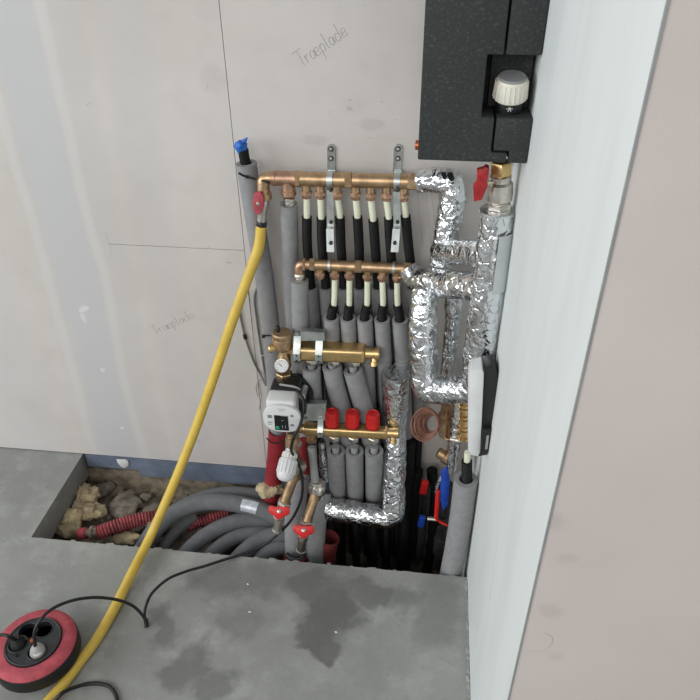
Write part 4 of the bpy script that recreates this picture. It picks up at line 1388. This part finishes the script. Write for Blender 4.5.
o = single('gravel', join(*g), 'stone', 'loose crumbs of mortar and gravel on the pit bottom', 'gravel')
o['kind'] = 'stuff'

# ================================================================== YELLOW HOSE, CABLES, REEL
HR = .0122
hp = [P(261.3, 226, YU - .006), P(258.5, 248, YU - .012), P(247, 280, 1.385), P(231, 325, 1.36), P(214.5, 375, 1.34), P(197, 425, 1.31), P(181.5, 465, 1.27), P(168, 497, 1.235), P(149, 539, 1.165)]
hp += [Fz(132, 573, .022), Fz(114, 609, HR), Fz(96, 640, HR), Fz(78, 664, HR), Fz(62, 686, HR), Fz(45, 706, HR), Fz(25, 735, HR), Fz(0, 775, HR)]
single('garden_hose', tube(resample(catmull(hp, 10), .012)[0], HR, 20), 'yellow_hose', 'yellow hose hanging from the drain valve and lying across the floor', 'hose')

# grey thin cables on the wall
W2 = WALL - .004
c1 = thing('thin_cable', 'thin grey cable with a black connector hanging on the wall beside the hose', 'cable', P(266, 384, W2))
part('cable', tube(catmull([P(238, 296, W2), P(239.5, 312, W2), P(245, 337, W2), P(253, 360, W2), P(259, 372, W2), P(266, 386, W2 - .02)], 7), .0026, 8), 'grey_cable', c1)
part('connector', lathe(P(244.3, 334.5, W2), P(246, 340, W2) - P(244.3, 334.5, W2), [(0, .0045), (.013, .005)], 12), 'black_plastic', c1)
single('thin_cable', tube(catmull([P(258, 285, W2), P(254.3, 298, W2), P(257, 322, W2), P(261, 350, W2), P(264.5, 372, W2), P(266, 386, W2 - .02)], 7), .0028, 8), 'grey_cable', 'thin grey cable looping close along the tall left pipe', 'cable')
single('loose_wire', tube(catmull([P(248, 290, W2), P(252, 325, W2), P(256, 362, W2), P(258, 380, W2), P(261, 396, W2), P(259, 410, W2)], 6), .0008, 6), 'grey_cable', 'very thin loose wire hanging between the two grey cables', 'wire')
single('loose_wire', tube(catmull([P(267, 352, W2), P(262, 356, W2 - .01), P(258, 351, W2), P(262, 346, W2)], 6), .0009, 6), 'white_plastic', 'tiny white curl of wire left of the air vent', 'wire')
single('loose_wire', tube(catmull([P(268, 376, W2), P(259, 381, W2 - .005), P(256, 388, W2), P(258, 396, W2)], 6), .0008, 6), 'grey_cable', 'frayed wire end left of the pump', 'wire')
z2 = thing('cable_tie', 'black cable tie sticking out from the tall pipe beside the air vent', 'cable tie', P(268, 336, 1.42))
part('strap', tube(catmull([P(263, 336.5, 1.42), P(268, 335.5, 1.425), P(277, 336, 1.43)], 4), .0018, 8), 'black_plastic', z2)
part('tie_head', box(P(263.5, 336.3, 1.42), (.007, .006, .008), bev=.001), 'black_plastic', z2)

# cable reel
RZ = .075
rcn = Fz(33.5, 642, RZ)
reel = thing('cable_reel', 'red and black extension cable reel lying flat on the concrete', 'cable reel', (rcn.x, rcn.y, 0))
RR = .0925
def ring_lathe(c, prof, n=56): return lathe(c, UP, prof, n)
part('drum', ring_lathe((rcn.x, rcn.y, 0), [(0, .04), (.024, .045), (.026, RR - .004), (.030, RR), (.058, RR), (.063, RR - .003), (.063, .05)]), 'black_rubber', reel, 'black rubber drum')
part('red_flange', ring_lathe((rcn.x, rcn.y, 0), [(.060, RR - .004), (.066, RR - .002), (.071, RR - .006), (.075, RR - .016), (.076, .062), (.073, .060), (.062, .060)]), 'red_dusty', reel, 'dusty red ring')
socks = [(25, 626), (46.5, 626), (13.5, 645), (35, 646)]


def socket_plate(c, r, z0, z1, holes, hr):
    """disc with round wells"""
    bm = bmesh.new()
    def loop(cx, cy, rr, n, z):
        vv = [bm.verts.new((cx + rr * math.cos(2 * math.pi * k / n), cy + rr * math.sin(2 * math.pi * k / n), z)) for k in range(n)]
        ee = [bm.edges.new((vv[k], vv[(k + 1) % n])) for k in range(n)]
        return vv, ee
    ov, oe = loop(c.x, c.y, r, 48, z1)
    edges = list(oe)
    hv = []
    for h in holes:
        v_, e_ = loop(h.x, h.y, hr, 24, z1)
        edges += e_
        hv.append((h, v_))
    bmesh.ops.triangle_fill(bm, use_beauty=True, use_dissolve=False, edges=edges)
    ob, _ = loop(c.x, c.y, r + .0015, 48, z0)
    for k in range(48):
        bm.faces.new((ov[k], ov[(k + 1) % 48], ob[(k + 1) % 48], ob[k]))
    for h, v_ in hv:
        b2, _ = loop(h.x, h.y, hr * .96, 24, z1 - .016)
        for k in range(24):
            bm.faces.new((v_[k], v_[(k + 1) % 24], b2[(k + 1) % 24], b2[k]))
        bm.faces.new(b2)
    return frombm(bm)


holes = []
for (u, v) in socks:
    c = Fz(u, v, .079)
    dx = Vector((c.x - rcn.x, c.y - rcn.y, 0)).normalized()
    holes.append(Vector((rcn.x, rcn.y, .079)) + dx * .0315)
hub = part('socket_plate', socket_plate(Vector((rcn.x, rcn.y, 0)), .0575, .062, .079, holes, .0205), 'reel_plate', reel, 'black socket plate')
part('plate_rim', tube([V((rcn.x + .058 * math.cos(2 * math.pi * k / 48), rcn.y + .058 * math.sin(2 * math.pi * k / 48), .078)) for k in range(49)], .0028, 8), 'reel_plate', hub)
for h in holes:
    part('socket', tube([V((h.x + .0208 * math.cos(2 * math.pi * k / 28), h.y + .0208 * math.sin(2 * math.pi * k / 28), .0795)) for k in range(29)], .0013, 6), 'reel_plate', hub)
c0 = Vector((rcn.x, rcn.y, .0785))
part('hub_screw', lathe(c0, UP, [(0, .006), (.004, .0055), (.005, .003)], 14), 'orange_brass', hub)
part('indicator', lathe(Fz(17, 656, .079), UP, [(-.003, .0025), (.003, .0025)], 10), 'screen', hub)
pg = thing('power_plug', 'grey power plug in the front socket of the cable reel', 'plug', Fz(35, 648, .076))
pp0 = Vector((holes[3].x, holes[3].y, .064))
part('plug_body', lathe(pp0, Vector((0.05, .12, 1)), [(0, .017), (.012, .0175), (.022, .015), (.030, .010), (.034, .006)], 20), 'plug_grey', pg)
part('plug_face', ico(pp0 + Vector((.003, -.004, .018)), .013, 2, .1, 60, (1, .8, .7)), 'white_plastic', pg)
pg2 = thing('power_plug', 'black power plug in the left socket of the cable reel', 'plug', Fz(14, 646, .076))
pp1 = Vector((holes[2].x, holes[2].y, .064))
part('plug_body', lathe(pp1, Vector((-.15, .1, 1)), [(0, .018), (.014, .018), (.022, .014), (.032, .009)], 20), 'black_rubber', pg2)
part('cord', tube(catmull([pp1 + UP * .03, Fz(8, 636, .12), Fz(0, 635, .11), Fz(-14, 640, .07), Fz(-30, 650, .005)], 6), .0038, 10), 'black_rubber', pg2)

CR = .0036
cp = [pp0 + UP * .030, Fz(34.5, 632, .13), Fz(41, 619, .15), Fz(52, 609, .155), Fz(66, 602.5, .15), Fz(82, 598.5, .135), Fz(99, 597.5, .115), Fz(118, 600, .085), Fz(133, 606, .055), Fz(143, 616, .025), Fz(146.5, 625, .006)]
cp2 = [Fz(146, 625.5, .005), Fz(144.5, 614, .02), Fz(147, 603, .03), Fz(153, 592, .035), Fz(168, 579, .035), Fz(186, 571.5, .028), Fz(205, 566, .016), Fz(225, 559.5, .008), Fz(241, 554.5, .006)]
cp2 += [P(262, 546, 1.19), P(278, 534, 1.205), P(292, 519, 1.215), P(301, 500, 1.225), P(302.5, 482, 1.235), P(299.5, 467, 1.24), P(293, 455, 1.245), P(291, 448, 1.225), P(294, 437, 1.215), P(300, 425, 1.225), P(303.5, 411, 1.25), P(303, 399, 1.265), P(297, 391, 1.28)]
pcab = thing('power_cable', 'black power cable arching from the reel across the floor to the pump', 'cable', Fz(146, 625, 0))
part('cable', tube(catmull(cp, 8), CR, 12), 'black_rubber', pcab)
part('cable', tube(catmull(cp2, 7), CR, 12), 'black_rubber', pcab)
part('sleeve_end', lathe(Fz(146.5, 625.5, .005), Fz(146, 618, .012) - Fz(146.5, 625.5, .005), [(-.004, .005), (.012, .005), (.016, .004)], 12), 'black_rubber', pcab)
lc = [Fz(40, 716, .004), Fz(57, 698, .03), Fz(64, 692, .032), Fz(76, 687, .012), Fz(90, 683.5, .005), (Fz(104, 684.5, .005)), Fz(112, 689, .005), Fz(117, 700, .005), Fz(117, 716, .005), Fz(105, 735, .005)]
single('power_cable', tube(catmull(lc, 8), .0042, 12), 'black_rubber', 'black cable loop on the floor at the bottom edge beside the hose', 'cable')
